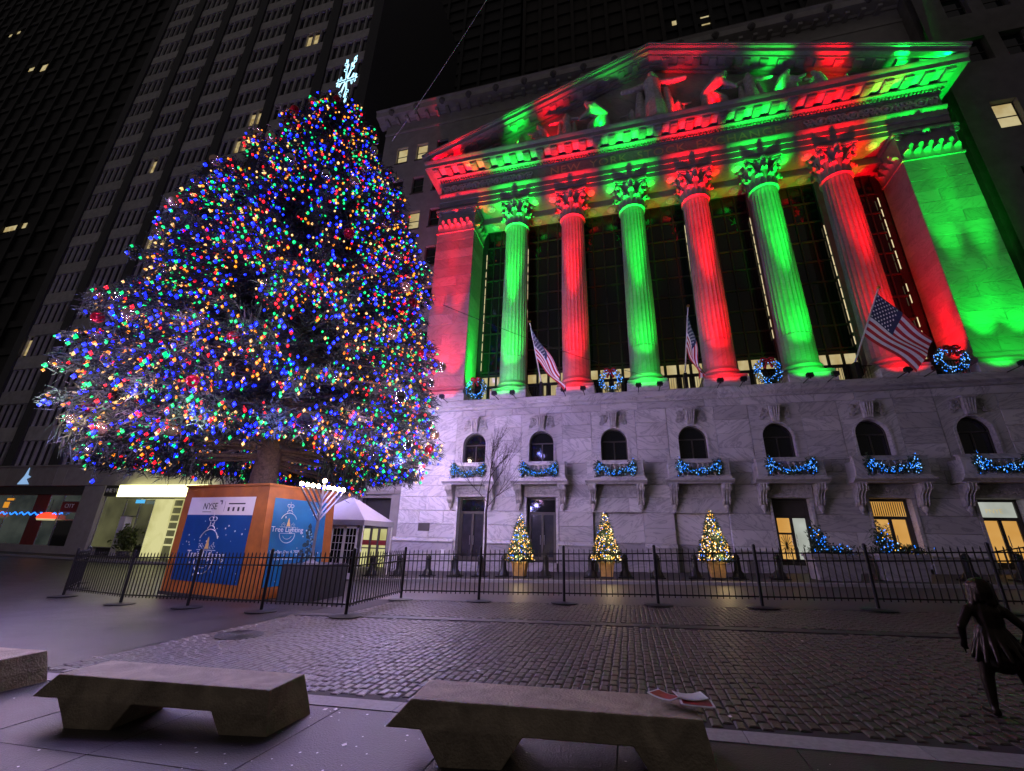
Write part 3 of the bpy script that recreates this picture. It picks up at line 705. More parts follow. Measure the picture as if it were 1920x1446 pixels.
MB().box(-11, 19.1, GY + .09, GY + .5, 10.76, 27.4).obj('back_wall', PIER_DK, EX)
for i in range(7):   # low iron railing between the pedestals
    a = edges[i] + (.1 if i == 0 else 1.29); b = edges[i + 1] - (.1 if i == 6 else 1.29); rl = MB()
    rl.box(a, b, D + .30, D + .34, 11.72, 11.77); rl.box(a, b, D + .30, D + .34, 10.86, 10.9)
    k = a + .06
    while k < b: rl.box(k - .012, k + .012, D + .31, D + .33, 10.76, 11.74); k += .14
    rl.obj('railing', IRON, EX)
# ------------------------------------------------------------------ entablature
EX0, EX1 = CX - 18.2, CX + 18.2
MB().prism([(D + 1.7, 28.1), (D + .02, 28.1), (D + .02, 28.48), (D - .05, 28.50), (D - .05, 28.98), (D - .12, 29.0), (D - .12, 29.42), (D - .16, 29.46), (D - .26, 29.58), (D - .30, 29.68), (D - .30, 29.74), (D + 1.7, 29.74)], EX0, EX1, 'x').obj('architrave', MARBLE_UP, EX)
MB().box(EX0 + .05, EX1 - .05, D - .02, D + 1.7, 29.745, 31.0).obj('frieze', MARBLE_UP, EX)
MB().box(CX - 9.9, CX + 9.9, D - .05, D - .021, 29.80, 30.95).obj('inscription_panel', MARBLE_UP, EX)
text('inscription', 'NEW  YORK  STOCK  EXCHANGE', 1.02, (CX, D - .055, 30.03), (pi/2, 0, 0), LED_LETTER, EX, extrude=.02, space=1.12)
for s in (-1, 1):
    fr = MB(); x0, x1 = sorted((CX + s*10.05, CX + s*18.0)); k = x0
    while k < x1 - 1.9: scroll_relief(fr, k + .05, k + 1.95, 30.38, 1.05, D - .05, 2); k += 1.98
    fr.obj('frieze_relief', CARVED, EX, smooth=True)
for x in edges[1:-1]:   # rosettes on the underside of the architrave
    pass
ros = MB().lathe([(.34, .0), (.34, -.05), (.24, -.02), (.20, -.07), (.02, -.09)], 16).mesh('rosette', CARVED, True)
for i in range(7):
    for q in (-.75, .75) if 0 < i < 6 else (-.5, .7):
        put('rosette', ros, EX, loc=Vector(((edges[i] + edges[i + 1])/2 + q, D + .62, 28.09)) - EX.location); put('rosette', ros, EX, loc=Vector(((edges[i] + edges[i + 1])/2 + q, D + 2.1, 27.39)) - EX.location)
MB().prism([(D + 1.7, 31.005), (D - .1, 31.005), (D - .14, 31.06), (D - .14, 31.08), (D + 1.7, 31.08)], EX0 - .1, EX1 + .1, 'x').obj('bed_mould', MARBLE_UP, EX)
dn = MB(); k = EX0 - .1
while k < EX1 + .1: dn.box(k, k + .13, D - .30, D - .1, 31.085, 31.30); k += .23
dn.obj('dentil_course', MARBLE_UP, EX)
MB().prism([(D + 1.7, 31.305), (D - .32, 31.305), (D - .38, 31.36), (D - .46, 31.40), (D - .46, 31.50), (D + 1.7, 31.50)], EX0 - .35, EX1 + .35, 'x').obj('ovolo', MARBLE_UP, EX)
CF = 25.72
SO0, SO1 = CX - 19.35, CX + 19.35
MB().prism([(D + 1.7, 31.86), (CF + .12, 31.86), (CF + .12, 31.80), (CF, 31.80), (CF, 32.16), (CF - .05, 32.2), (CF - .16, 32.34), (CF - .18, 32.42), (D + 1.7, 32.42)], SO0, SO1, 'x').obj('cornice', MARBLE_UP, EX)
md = MB().box(-.27, .27, -.82, .46, 31.58, 31.80); md.box(-.33, .33, -.88, .46, 31.80, 31.855)
md.tube((-.22, -.70, 31.62), (.22, -.70, 31.62), .10, None, 8)
md.box(-.20, .20, -.60, .3, 31.54, 31.579)
MDM = md.mesh('modillion', MARBLE_UP)
coff = MB().box(-.24, .24, -.62, .10, 31.80, 31.857); COFM = coff.mesh('coffer', CARVED)
k = 0
for i in range(-16, 17):
    x = CX + i*1.15
    put('modillion', MDM, EX, loc=(i*1.15, -.46, -EX.location.z))
    if i < 16: put('coffer', COFM, EX, loc=(i*1.15 + .575, -.5, -EX.location.z))
# pediment
ZT0, ZAP = 32.425, 40.45; HW = 19.5
sl = (ZAP - 33.15)/HW
TY = D - .05
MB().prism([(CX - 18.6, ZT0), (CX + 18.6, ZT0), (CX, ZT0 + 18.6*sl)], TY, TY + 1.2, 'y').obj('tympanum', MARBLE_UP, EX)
def rake(s, layers, name, m):
    mb = MB()
    for (y0, z0, z1, e) in layers:   # z measured from the tip line, e = overrun past the tip
        a = [(CX + s*(HW + e), 33.15 - sl*e + z0), (CX + s*(HW + e), 33.15 - sl*e + z1), (CX, ZAP + z1), (CX, ZAP + z0)]
        mb.prism(a, y0, D + 2.2, 'y')
    return mb.obj(name, m, EX)
for s in (-1, 1):
    rake(s, [(CF - .30, -.16, .0, .10), (CF - .24, -.30, -.165, .05), (CF - .05, -.62, -.305, -.02), (CF + .25, -.80, -.625, -1.2), (D - .55, -1.02, -.805, -1.9), (D - .28, -1.2, -1.025, -2.4)], 'raking_cornice', MARBLE_UP)
    for k in range(15):
        x = 1.2 + k*1.15; zz = ZAP - .80 - sl*x; mb = MB()
        mb.hexa([(CX + s*(x - .26), CF + .32, zz - .22 + sl*.26), (CX + s*(x + .26), CF + .32, zz - .22 - sl*.26), (CX + s*(x + .26), D - .56, zz - .22 - sl*.26), (CX + s*(x - .26), D - .56, zz - .22 + sl*.26),
                 (CX + s*(x - .26), CF + .32, zz + sl*.26), (CX + s*(x + .26), CF + .32, zz - sl*.26), (CX + s*(x + .26), D - .56, zz - sl*.26), (CX + s*(x - .26), D - .56, zz + sl*.26)])
        mb.obj('modillion', MARBLE_UP, EX)
MB().box(EX0, EX1, D + 1.72, D + 4.0, 27.5, 33).obj('roof_block', STONE, EX)
# pediment figures: plain robed and working figures, each a thing of its own
def fig(pose, x, h, lean=0., flip=1, arms=(1.2, -1.2)):
    z0 = ZT0; y = TY - .55; S = h
    def P(a, b, c): return (x + flip*a*S, y - b*S, z0 + c*S)
    c = []
    if pose == 'robe':
        c += [(P(0, 0, .06), P(0, 0, .55), .17*S, .12*S), (P(-.07, .05, .03), P(-.03, .05, .5), .09*S, .07*S), (P(.08, .05, .03), P(.04, .05, .5), .09*S, .07*S), (P(0, 0, .55), P(0, 0, .78), .12*S, .13*S), (P(0, 0, .8), P(0, .01, .86), .05*S, .05*S), (P(0, .02, .92), P(0, .02, .95), .065*S, .06*S),
              (P(-.13, 0, .78), P(-.30, .06, .66), .05*S, .045*S), (P(-.30, .06, .66), P(-.46, .1, .60), .045*S, .035*S), (P(.13, 0, .78), P(.30, .06, .68), .05*S, .045*S), (P(.30, .06, .68), P(.46, .1, .64), .045*S, .035*S),
              (P(-.2, -.02, .62), P(-.22, 0, .1), .05*S, .09*S), (P(.2, -.02, .62), P(.22, 0, .1), .05*S, .09*S)]
    elif pose == 'stoop':
        c += [(P(0, 0, .03), P(.05, .03, .28), .07*S, .08*S), (P(.05, .03, .28), P(0, 0, .5), .09*S, .12*S), (P(.32, 0, .03), P(.26, .04, .27), .065*S, .08*S), (P(.26, .04, .27), P(.04, .0, .5), .085*S, .11*S),
              (P(0, 0, .52), P(.22, .08, .72), .14*S, .14*S), (P(.27, .1, .8), P(.33, .12, .84), .065*S, .06*S), (P(.22, .1, .72), P(.36, .15, .52), .055*S, .045*S), (P(.36, .15, .52), P(.48, .16, .40), .045*S, .035*S), (P(.18, -.02, .72), P(.38, .03, .56), .05*S, .04*S), (P(.38, .03, .56), P(.52, .1, .50), .04*S, .035*S), (P(-.06, 0, .12), P(-.02, 0, .42), .10*S, .10*S)]
    elif pose == 'kneel':
        c += [(P(-.25, 0, .06), P(.0, .02, .08), .07*S, .08*S), (P(0, .02, .08), P(-.08, 0, .36), .09*S, .13*S), (P(.26, .05, .04), P(.24, .06, .32), .065*S, .08*S), (P(.24, .06, .32), P(-.05, 0, .38), .085*S, .11*S),
              (P(-.07, 0, .4), P(.06, .04, .68), .15*S, .15*S), (P(.12, .06, .82), P(.16, .07, .86), .075*S, .07*S), (P(.12, .08, .66), P(.30, .14, .50), .055*S, .045*S), (P(.30, .14, .50), P(.46, .16, .52), .045*S, .04*S), (P(-.05, 0, .66), P(.2, .1, .46), .055*S, .045*S), (P(.2, .1, .46), P(.36, .12, .4), .045*S, .035*S)]
    else:   # reclining
        c += [(P(-.1, 0, .14), P(.32, .03, .12), .15*S, .11*S), (P(.32, .03, .12), P(.55, .05, .24), .10*S, .08*S), (P(.55, .05, .24), P(.72, .05, .06), .075*S, .06*S), (P(.34, -.04, .1), P(.8, .0, .07), .09*S, .05*S), (P(-.1, 0, .16), P(-.2, .02, .42), .14*S, .13*S), (P(-.22, .04, .54), P(-.22, .05, .58), .075*S, .07*S), (P(-.3, 0, .4), P(-.42, .04, .18), .055*S, .045*S), (P(-.42, .04, .18), P(-.3, .12, .06), .045*S, .04*S), (P(-.1, .06, .4), P(.14, .12, .34), .05*S, .04*S), (P(.14, .12, .34), P(.32, .12, .3), .04*S, .035*S)]
    return c
FG = [('robe', 0., 5.2, 1, 'tall robed woman statue with arms spread, at the middle of the pediment'), ('robe', -1.75, 2.0, 1, 'small child statue beside the robed woman, dark patch of pediment on its other side'),
      ('robe', 1.75, 2.0, 1, 'small child statue beside the robed woman, next to the striding man'), ('stoop', -4.0, 3.9, -1, 'stooping man statue pulling a rope, nearest the robed woman on her green side'), ('stoop', 3.9, 3.9, 1, 'striding man statue bending forward beside the child, lit red'),
      ('robe', -7.0, 3.0, 1, 'robed seated statue between the stooping man and a kneeling worker'), ('robe', 6.9, 3.1, 1, 'robed standing statue between the striding man and the green lit kneeler'), ('kneel', -9.0, 2.6, -1, 'kneeling worker statue leaning over, towards the low end of the pediment'),
      ('kneel', 9.0, 2.9, 1, 'kneeling bald statue with a lit green head and shoulders'), ('kneel', 11.4, 2.3, -1, 'crouching statue facing back towards the green kneeler'), ('recline', -11.6, 2.0, -1, 'reclining statue in the narrow corner by the green lit drapery'), ('recline', 13.4, 1.9, 1, 'reclining statue in the narrow corner lit red')]
for pose, dx, h_, fl, lab in FG:
    me = figure_mesh('pediment_statue', fig(pose, 0, h_, 0, fl), CARVED, .045 if h_ < 4.5 else .06, 1)
    o = put('pediment_statue', me, None, loc=(CX + dx, 0, 0), label=lab, cat='statue', group='marble statues in the pediment')
    zmin = min(v.co.z for v in me.vertices); me.transform(Matrix.Translation((0, -TY, -zmin))); o.location = (CX + dx, TY, ZT0 + .003)
# ================================================================== floodlights on the ledge and the cornice
RED, GRN = (1., .0, .006), (.0, 1., .045)
fx = MB().box(-.16, .16, -.12, .12, .10, .32); fx.box(-.03, .03, -.03, .03, 0, .1); fx.box(-.2, .2, -.03, .03, .2, .24); fx.tube((0, .0, .12), (0, 1.1, .10), .025, None, 6)
FXM = fx.mesh('flood_light', IRON); LENS = {RED: MB().box(-.13, .13, -.10, .10, .321, .325).mesh('lens', emit('red_lens', (1., .02, .02), 3.)), GRN: MB().box(-.13, .13, -.10, .10, .321, .325).mesh('lens', emit('green_lens', (.02, 1., .2), 3.))}
def spot(parent, at, aim, col, watt, deg, blend=.6, size=.12):
    l = bpy.data.lights.new('beam', 'SPOT'); l.energy = watt; l.color = col; l.spot_size = radians(deg); l.spot_blend = blend; l.shadow_soft_size = size
    o = bpy.data.objects.new('beam', l); COL.objects.link(o); o.parent = parent
    o.location = Vector(at) - wloc(parent); d = Vector(aim) - Vector(at); o.rotation_euler = d.to_track_quat('-Z', 'Y').to_euler(); return o
def flood(x, y, z, col, lab, beams, grp):
    o = put('flood_light', FXM, None, loc=(x, y, z), label=lab, cat='floodlight', group=grp); put('lens', LENS[col], o)
    for aim, wt, dg in beams: spot(o, (x, y, z + .36), aim, col, wt, dg, .8 if dg < 20 else 1.)
    return o
KC = [GRN, RED, GRN, RED, GRN, RED]
names = ['first', 'second', 'third', 'fourth', 'fifth', 'sixth']
K = 1.35
for i, x in enumerate(KX):
    cn = 'green' if KC[i] == GRN else 'red'
    for s in (-1, 1):
        flood(x + s*.62, D - 1.45, 10.55, KC[i], f'small {cn} floodlight on the ledge under the {names[i]} column from the tree', [((x - s*.25, D + .25, 28), 46000*K, 13), ((x, D + 1.0, 18.5), 4300*K, 32), ((x, D + .9, 13.4), 330*K, 90)], f'floodlights under the {names[i]} column')
for x, c, lab in ((-13.3, RED, 'red floodlight on the ledge before the corner pier beside the tree'), (-11.8, RED, 'red floodlight on the ledge before the corner pier beside the tree'), (19.8, GRN, 'green floodlight on the ledge before the corner pier beside the office wall'), (21.4, GRN, 'green floodlight on the ledge before the corner pier beside the office wall')):
    flood(x, D - 1.45, 10.55, c, lab, [((x, D - .1, 28), 40000*K, 15), ((x, D + 1.0, 18.5), 3800*K, 38), ((x, D + .9, 13.4), 300*K, 96)], 'floodlights before the corner piers')
flood(-10.2, D + .9, 10.76, GRN, 'green floodlight in the loggia shining on the pier side by the tree', [((-10.85, D + 1.2, 18), 3000*K, 70), ((-10.85, D + 1.2, 27), 7000*K, 30)], 'floodlights in the loggia')
flood(18.2, D + .9, 10.76, RED, 'red floodlight in the loggia shining on the pier side by the offices', [((18.95, D + 1.2, 18), 3000*K, 70), ((18.95, D + 1.2, 27), 9000*K, 30)], 'floodlights in the loggia')
PEDL = [(-12.5, RED), (-7.2, GRN), (-4.2, RED), (-.2, GRN), (5.6, RED), (8.2, RED), (12.6, GRN), (16.4, RED), (20.2, GRN)]
for j, (x, c) in enumerate(PEDL):
    o = flood(x, D - 1.18, 32.42, c, f'{"green" if c == GRN else "red"} floodlight standing on the cornice below the pediment statues', [((x, D + .1, 35.5), 270, 80), ((x, CF, ZAP - sl*abs(x - CX)), 1700, 50)], 'floodlights on the cornice')

for x, tx, c, e in ((-14.6, -9.5, RED, 'the pediment tip beside the big tree'), (22.7, 17.4, GRN, 'the pediment tip beside the dark office block')):
    flood(x, D - 1.3, 32.42, c, f'{"green" if c == GRN else "red"} floodlight on the cornice at {e}', [((tx, CF - .15, 34.7), 7000, 60), ((tx, D, 34), 900, 70)], 'floodlights on the cornice')
# ================================================================== walls with real openings
def wall(x0, x1, z0, z1, y, holes, depth=.35):
    xs = sorted({x0, x1, *[h[0] for h in holes], *[h[1] for h in holes]}); zs = sorted({z0, z1, *[h[2] for h in holes], *[h[3] for h in holes]})
    mb = MB(); inside = lambda x, z: any(h[0] < x < h[1] and h[2] < z < h[3] for h in holes)
    for a, b in zip(xs, xs[1:]):
        for c, d in zip(zs, zs[1:]):
            if not inside((a + b)/2, (c + d)/2): mb.add([(a, y, c), (b, y, c), (b, y, d), (a, y, d)], [(0, 1, 2, 3)])
    for a, b, c, d in holes:
        mb.add([(a, y, c), (b, y, c), (b, y, d), (a, y, d), (a, y + depth, c), (b, y + depth, c), (b, y + depth, d), (a, y + depth, d)], [(0, 1, 5, 4), (1, 2, 6, 5), (2, 3, 7, 6), (3, 0, 4, 7)])
    return mb
def sash(parent, a, b, c, d, y, m, fm=FRAME_DK):
    f = MB(); t = .07
    f.box(a, a + t, y - .04, y + .04, c, d); f.box(b - t, b, y - .04, y + .04, c, d); f.box(a + t, b - t, y - .04, y + .04, c, c + t); f.box(a + t, b - t, y - .04, y + .04, d - t, d); f.box(a + t, b - t, y - .045, y + .035, (c + d)/2 - .04, (c + d)/2 + .04)
    f.box(a - .12, b + .12, y - depth_sill, y - .05, c - .12, c)
    wdw = f.obj('window', fm, parent)
    MB().box(a + t, b - t, y - .01, y + .01, c + t, (c + d)/2 - .04).obj('pane', m, wdw); MB().box(a + t, b - t, y - .01, y + .01, (c + d)/2 + .04, d - t).obj('pane', m, wdw)
    return wdw
depth_sill = .36
# neighbour wing behind and beside the exchange
AY = 29.6; AN = thing('office_wing', 'pale stone office wing rising behind the pediment, its cornice carried on blocks', 'building', (-19, AY, zg(-19)))
hl = []; lit = {}
for r_ in range(9):
    z = 38.85 - 4.35*r_
    for x in (-20.4, -18.15, -15.9):
        if z > 6: hl.append((x - .62, x + .62, z - 1.05, z + 1.05))
DOOR_H = (-19.6, -16.9, zg(-18) + .12, 4.35)
wall(-22.7, -14.2, -1.2, 33.4, AY, [h for h in hl if h[3] < 33.4] + [DOOR_H]).obj('wall', STONE, AN); wall(-22.7, 24.5, 33.4, 43.6, AY, [h for h in hl if h[2] > 33.4]).obj('wall', STONE, AN)
MB().box(-22.65, 24.4, AY + .9, AY + 10, -1.2, 43.4).obj('wing_body', STONE_DK, AN)
litset = {(-20.4, 0), (-18.15, 0), (-18.15, 2)}
for k, h in enumerate(hl):
    x, r_ = (-20.4, -18.15, -15.9)[k % 3], k//3
    sash(AN, *h, AY + .3, LIT_WARM if (x, r_) in litset else GLASS)
MB().prism([(AY + .5, 42.0), (AY - .06, 42.0), (AY - .10, 42.25), (AY + .5, 42.25)], -22.75, 24.5, 'x').obj('string_course', STONE, AN)
MB().prism([(AY + .5, 43.6), (AY - .1, 43.6), (AY - .2, 43.8), (AY - .9, 43.95), (AY - .95, 44.5), (AY - 1.1, 44.7), (AY + .5, 44.7)], -23.6, 24.5, 'x').obj('cornice', STONE, AN)
MB().box(-22.6, 24.4, AY - .1, AY + .3, 44.7, 46.3).obj('parapet', STONE_DK, AN)
CB = MB().box(-.16, .16, -.75, .0, 43.35, 43.62).mesh('cornice_block', STONE); FB = MB().sphere((0, -.85, 44.25), .36, 10, 6).sphere((0, -1.1, 44.2), .18, 8, 5).mesh('lion_boss', STONE_DK, True); PB = MB().box(-.3, .3, -.25, .05, 44.72, 46.0).mesh('antefix', STONE_DK)
for k in range(40): put('cornice_block', CB, AN, loc=(-3.4 + 1.15*k, 0, -AN.location.z))
for k in range(16): put('lion_boss', FB, AN, loc=(-2.8 + 2.9*k, 0, -AN.location.z))
for k in range(60): put('antefix', PB, AN, loc=(-3.3 + .78*k, 0, -AN.location.z))
for a, b, z0, z1 in ((-20.5, -19.7, -.7, 4.6), (-16.8, -16.0, -.5, 4.6)): MB().block(a, b, AY - .3, AY + .1, z0, z1, .03).obj('pilaster', STONE, AN)
MB().prism([(AY + .1, 4.6), (AY - .4, 4.6), (AY - .55, 4.85), (AY - .55, 5.1), (AY + .1, 5.1)], -20.9, -15.6, 'x').obj('door_hood', STONE, AN)
MB().box(-19.6, -16.9, AY + .85, AY + .89, -.6, 4.4).obj('door_backing', PIER_DK, AN)
dz = zg(-18) + .13
for k, (a, b) in enumerate(((-19.35, -18.75), (-18.6, -18.1), (-17.95, -17.35))):
    f = MB().box(a - .07, a, AY + .6, AY + .7, dz, dz + 2.75); f.box(b, b + .07, AY + .6, AY + .7, dz, dz + 2.75); f.box(a, b, AY + .6, AY + .7, dz + 2.65, dz + 2.75); f.box(a, b, AY + .6, AY + .7, dz + 1.25, dz + 1.33); f.box(a, b, AY + .6, AY + .7, dz + 1.5, dz + 1.85, 1)
    dd = f.obj('glass_door', [FRAME_DK, RED_PANEL], AN); MB().box(a, b, AY + .72, AY + .74, dz + .02, dz + 2.65).obj('pane', LIT_SHOP, dd)
# tall dark office block on the right
RY = 28.2; RB = thing('office_block', 'dark stone office block beside the exchange with one lit sash window', 'building', (30, RY, zg(30)))
hl = []
for x in (26.3, 28.6, 30.9, 33.2, 35.5):
    for z in (7.5, 12.5, 18., 23.7, 29.4, 35.7, 40.6, 46): hl.append((x - .75, x + .75, z - 1.2, z + 1.2))
wall(23.9, 50, -1, 62, RY, hl, .5).obj('wall', STONE_DK, RB); MB().box(23.95, 49.9, RY + .6, RY + 16, -1, 61.8).obj('block_body', STONE_DK, RB)
for h in hl: sash(RB, *h, RY + .4, LIT_WARM if abs(h[0] - 25.55) < .01 and abs(h[2] - 28.2) < .01 else GLASS)
# slab tower on the left: dark piers, pale spandrels, finned windows
TY_ = 30.; TW = thing('slab_tower', 'grey slab office tower with dark piers and pale spandrel bands behind the tree', 'building', (-47, TY_, -.6))
PXS = [-27.2 - 6.83*k for k in range(7)]
MB().box(-68.3, -26.7, TY_ + .5, TY_ + 22, -.7, 92).obj('tower_body', PIER_DK, TW)
for x in PXS: MB().box(x - .68, x + .68, TY_ - .25, TY_ + .5, 7.25, 92).obj('pier', PIER_DK, TW)
sp = MB().block(-2.72, 2.72, -.06, .4, 0, 1.55, .02).mesh('spandrel', SPANDREL)
gl = MB().box(-2.72, 2.72, .25, .3, 0, 2.7).mesh('window', GLASS)
fn = MB()
for k in range(6): fn.box(-2.72 + 1.088*k - .11, -2.72 + 1.088*k + .11, .02, .26, 0, 2.7)
FN = fn.mesh('fins', SPANDREL)
lp = MB().box(-.46, .46, .236, .246, .35, 2.3).mesh('lit_pane', emit_var('lit_tower', (.5, .34, .12), (.95, .75, .36), .55, 1.5))
LITS = {(5, 3): (0,), (3, 4): (4,), (3, 6): (0, 1, 2), (2, 9): (2, 3, 4), (2, 10): (3, 4), (1, 13): (2, 3), (4, 9): (2,)}
for bay in range(6):
    cx_ = PXS[bay] - 3.415
    for fl in range(20):
        z = 7.3 + 4.25*fl
        wdw = put('window', gl, TW, loc=(cx_ + 47, 0, z + .6)); put('fins', FN, wdw)
        put('spandrel', sp, TW, loc=(cx_ + 47, 0, z + 2.7 + .6))
        for q in LITS.get((bay, fl), ()): put('lit_pane', lp, wdw, loc=(-2.176 + 1.088*q, 0, 0))
# shop storey
k = 0; x = -68.2
while x < -26.8:
    L_ = (3.4, 3.4, 1.4)[k % 3]; L_ = min(L_, -26.7 - x)
    MB().block(x + .01, x + L_ - .01, TY_ - .5, TY_ + .5, 5.35, 7.2, .02).obj('fascia_panel', PLASTER, TW); x += L_; k += 1
MB().box(-68.2, -26.7, TY_ - .62, TY_ - .3, 7.2, 7.32).obj('fascia_cap', PLASTER, TW)
sb = zg(-50) + .14
for a, b in ((-63.5, -61.9), (-48.9, -46.3), (-30.5, -26.7)): MB().block(a, b, TY_ - .4, TY_ + .5, sb, 5.34, .02).obj('shop_pier', PLASTER, TW)
MB().box(-61.9, -48.9, TY_ - .3, TY_ + .2, 4.55, 5.34).obj('sign_fascia', SIGN_DK, TW); MB().box(-46.3, -42.6, TY_ - .3, TY_ + .2, 4.45, 5.34).obj('sign_fascia', SIGN_DK, TW)
MB().box(-61.9, -48.9, TY_ - .35, TY_ + .3, sb, .02).obj('shop_plinth', PLASTER, TW)
text('shop_letters', 'TS', 1.15, (-61.6, TY_ - .42, 4.5), (pi/2, 0, 0), METAL, TW, extrude=.05)
text('shop_letters', 'INE WHITE CO', .5, (-44.45, TY_ - .33, 4.75), (pi/2, 0, 0), WHITE, TW, extrude=.03)
text('shop_letters', 'CITY', .55, (-50.5, TY_ - .12, 3.35), (pi/2, 0, 0), WHITE, TW, extrude=.02)
def shopwin(a, b, z0, z1, m, y=TY_):
    f = MB(); t = .06
    f.box(a, a + t, y - .06, y + .04, z0, z1); f.box(b - t, b, y - .06, y + .04, z0, z1); f.box(a + t, b - t, y - .06, y + .04, z0, z0 + t); f.box(a + t, b - t, y - .06, y + .04, z1 - t, z1)
    o = f.obj('shop_window', METAL, TW); MB().box(a + t, b - t, y - .02, y, z0 + t, z1 - t).obj('pane', m, o); return o
SHOPG = emit_var('dim_shop', (.010, .014, .014), (.035, .042, .036), 1., .5)
SHOPG2 = emit_var('dim_salon', (.03, .03, .015), (.09, .088, .04), 1., .35)
for a, b, z0, z1, m in ((-61.9, -58.9, .02, 4.55, SHOPG), (-58.9, -55.3, .02, 4.55, SHOPG), (-53.5, -51.6, .02, 4.55, SHOPG), (-51.6, -48.9, 3.9, 4.55, SHOPG), (-51.6, -48.9, 2.3, 3.0, SHOPG), (-51.6, -48.9, sb, 2.3, GLASS),
                        (-46.3, -43.6, .05, 4.45, SHOPG2), (-43.6, -41.9, 2.7, 4.45, SHOPG2), (-41.9, -40.3, .3, 4.2, SHOPG2)): shopwin(a, b, z0, z1, m)
MB().box(-55.3, -53.5, TY_ - .08, TY_ + .1, .02, 4.55).obj('red_panel', RED_PANEL, TW); MB().box(-51.55, -48.95, TY_ - .1, TY_ + .02, 3.02, 3.88).obj('red_panel', RED_PANEL, TW)
MB().box(-43.55, -42.9, TY_ - .2, TY_ + .6, sb, 2.68).obj('entrance_reveal', WHITE, TW); MB().box(-42.9, -41.9, TY_ + .4, TY_ + .5, sb, 2.68).obj('entrance_door', SHOPG2, TW)
# bright entrance under the light box
MB().box(-40.3, -38.2, TY_ - .02, TY_ + .3, sb, 4.2).obj('entrance_wall', LIT_SHOP, TW)
gr = MB()
for q in range(3): gr.box(-38.2 + 1.1*q - .06, -38.2 + 1.1*q + .06, TY_ - .02, TY_ + .06, sb, 4.2)
for z in np.arange(.4, 4.2, .62): gr.box(-38.2, -30.5, TY_ - .015, TY_ + .05, z, z + .14)
eg = gr.obj('glazing_grid', LIT_SHOP, TW); MB().box(-38.2, -30.5, TY_ + .1, TY_ + .14, sb, 4.2).obj('pane', SHOPG2, eg)
lbx = MB().box(-43.2, -33.5, TY_ - 1.3, TY_ - .5, 4.28, 5.28).obj('light_box', LIT_BOX, TW)
MB().box(-43.2, -33.5, TY_ - 1.32, TY_ - .5, 4.2, 4.275).obj('light_box_sill', PLASTER, TW)
# things in and on the shops
for x, z in ((-60.6, 2.75), (-52.5, 2.62)):
    o = thing('shade_lamp', 'glowing red dome lamp hanging inside the shop window', 'lamp', (x, TY_ - .3, z), 'red lamps in the shop window')
    MB().lathe([(.75, -.25), (.7, .0), (.45, .22), (.08, .3)], 16).obj('shade', SHOP_RED, o, True, False); MB().lathe([(.66, -.42), (.72, -.26)], 16).obj('glow_rim', LIT_WARM, o, True, False); MB().tube((0, 0, .3), (0, 0, 1.5), .02).obj('cord', IRON, o, False, False)
pts = [(-59.2 + .05*k, TY_ - .28, 2.78 + .1*sin(k*.35)) for k in range(0, 170)]
o = thing('shop_light_string', 'string of blue fairy lights drooping across the shop window', 'string lights', (-55, TY_ - .28, 2.5))
MB().path(pts[::6], .012, 4).obj('cable', IRON, o); v, f = blobs([pts[k] for k in range(0, 170, 3) if rs.random() < .7], rs.uniform(.05, .07)); me = soup('bulbs', v - np.array(o.location), f, BLUE_LED); put('bulbs', me, o, kind='stuff')
MB().box(-59.6, -58.9, TY_ - .1, TY_ - .05, 3.3, 3.85).box(-59.4, -58.5, TY_ - .1, TY_ - .05, 4.0, 4.2).box(-60.3, -59.6, TY_ - .1, TY_ - .05, 1.6, 1.9).obj('neon_sign', SHOP_ORANGE, label='small orange window sign in three glowing bars', cat='sign')
MB().prism([(-58.0, 5.5), (-56.4, 5.5), (-57.0, 6.0), (-56.5, 6.2), (-57.0, 6.4), (-57.15, 7.1), (-57.4, 6.3), (-57.7, 5.9)], TY_ - .56, TY_ - .51, 'y').obj('light_ornament', emit('pale_blue_light', (.35, .6, 1.), .7), label='pale blue lit tree ornament fixed on the fascia above the shop', cat='ornament')
MB().box(-41.9, -40.9, TY_ - .5, TY_ - .45, 3.8, 4.1).obj('window_sign', emit('cyan_sign', (.1, .55, 1.), .9), label='short cyan lit sign hanging beside the light box', cat='sign')
v, f = sprigs(rng.normal(0, 1, (260, 3))*np.array([.36, .25, .42]) + np.array([-41.2, TY_ - .7, .9]), rng.normal(0, 1, (260, 3)), .4, .14, 4)
mo = thing('clipped_shrub', 'clipped green shrub in a tub beside the bright entrance', 'shrub', (-41.2, TY_ - .7, zg(-41) + .14))
put('foliage', soup('foliage', v - np.array(mo.location), f, mat('shrub_leaf', (.06, .09, .015), .6)), mo, kind='stuff'); MB().lathe([(.4, 0), (.5, .5)], 12).obj('tub', PIER_DK, mo, True, False)
# far towers behind
def far_tower(lab, x0, x1, y, h, pitch, lits, mt, fh=4.):
    t = thing('far_tower', lab, 'building', ((x0 + x1)/2, y, 0))
    MB().box(x0, x1, y + .3, y + 25, -1, h).obj('tower_body', mt, t)
    pm = MB().box(-.35, .35, 0, .6, 0, h).mesh('pier', mt); x = x0
    while x <= x1 + .01: put('pier', pm, t, loc=(x - wloc(t).x, -.3, 0)); x += pitch
    fm_ = MB().box(x0, x1, y - .05, y + .32, 0, 1.5); bm_ = fm_.mesh('spandrel', mt); z = 8.
    while z < h - 2: put('spandrel', bm_, t, loc=(-wloc(t).x, -wloc(t).y, z)); z += fh
    for (a, c, ww, hh) in lits: MB().box(a - ww/2, a + ww/2, y + .2, y + .26, c - hh/2, c + hh/2).obj('lit_window', LIT_WARM, t)
MID_DK = mat('brown_tower', (.03, .027, .024), .85, var=.1)
far_tower('plain brown far tower rising above the pediment apex', -16, 13, 62, 150, 3.6, [], MID_DK)
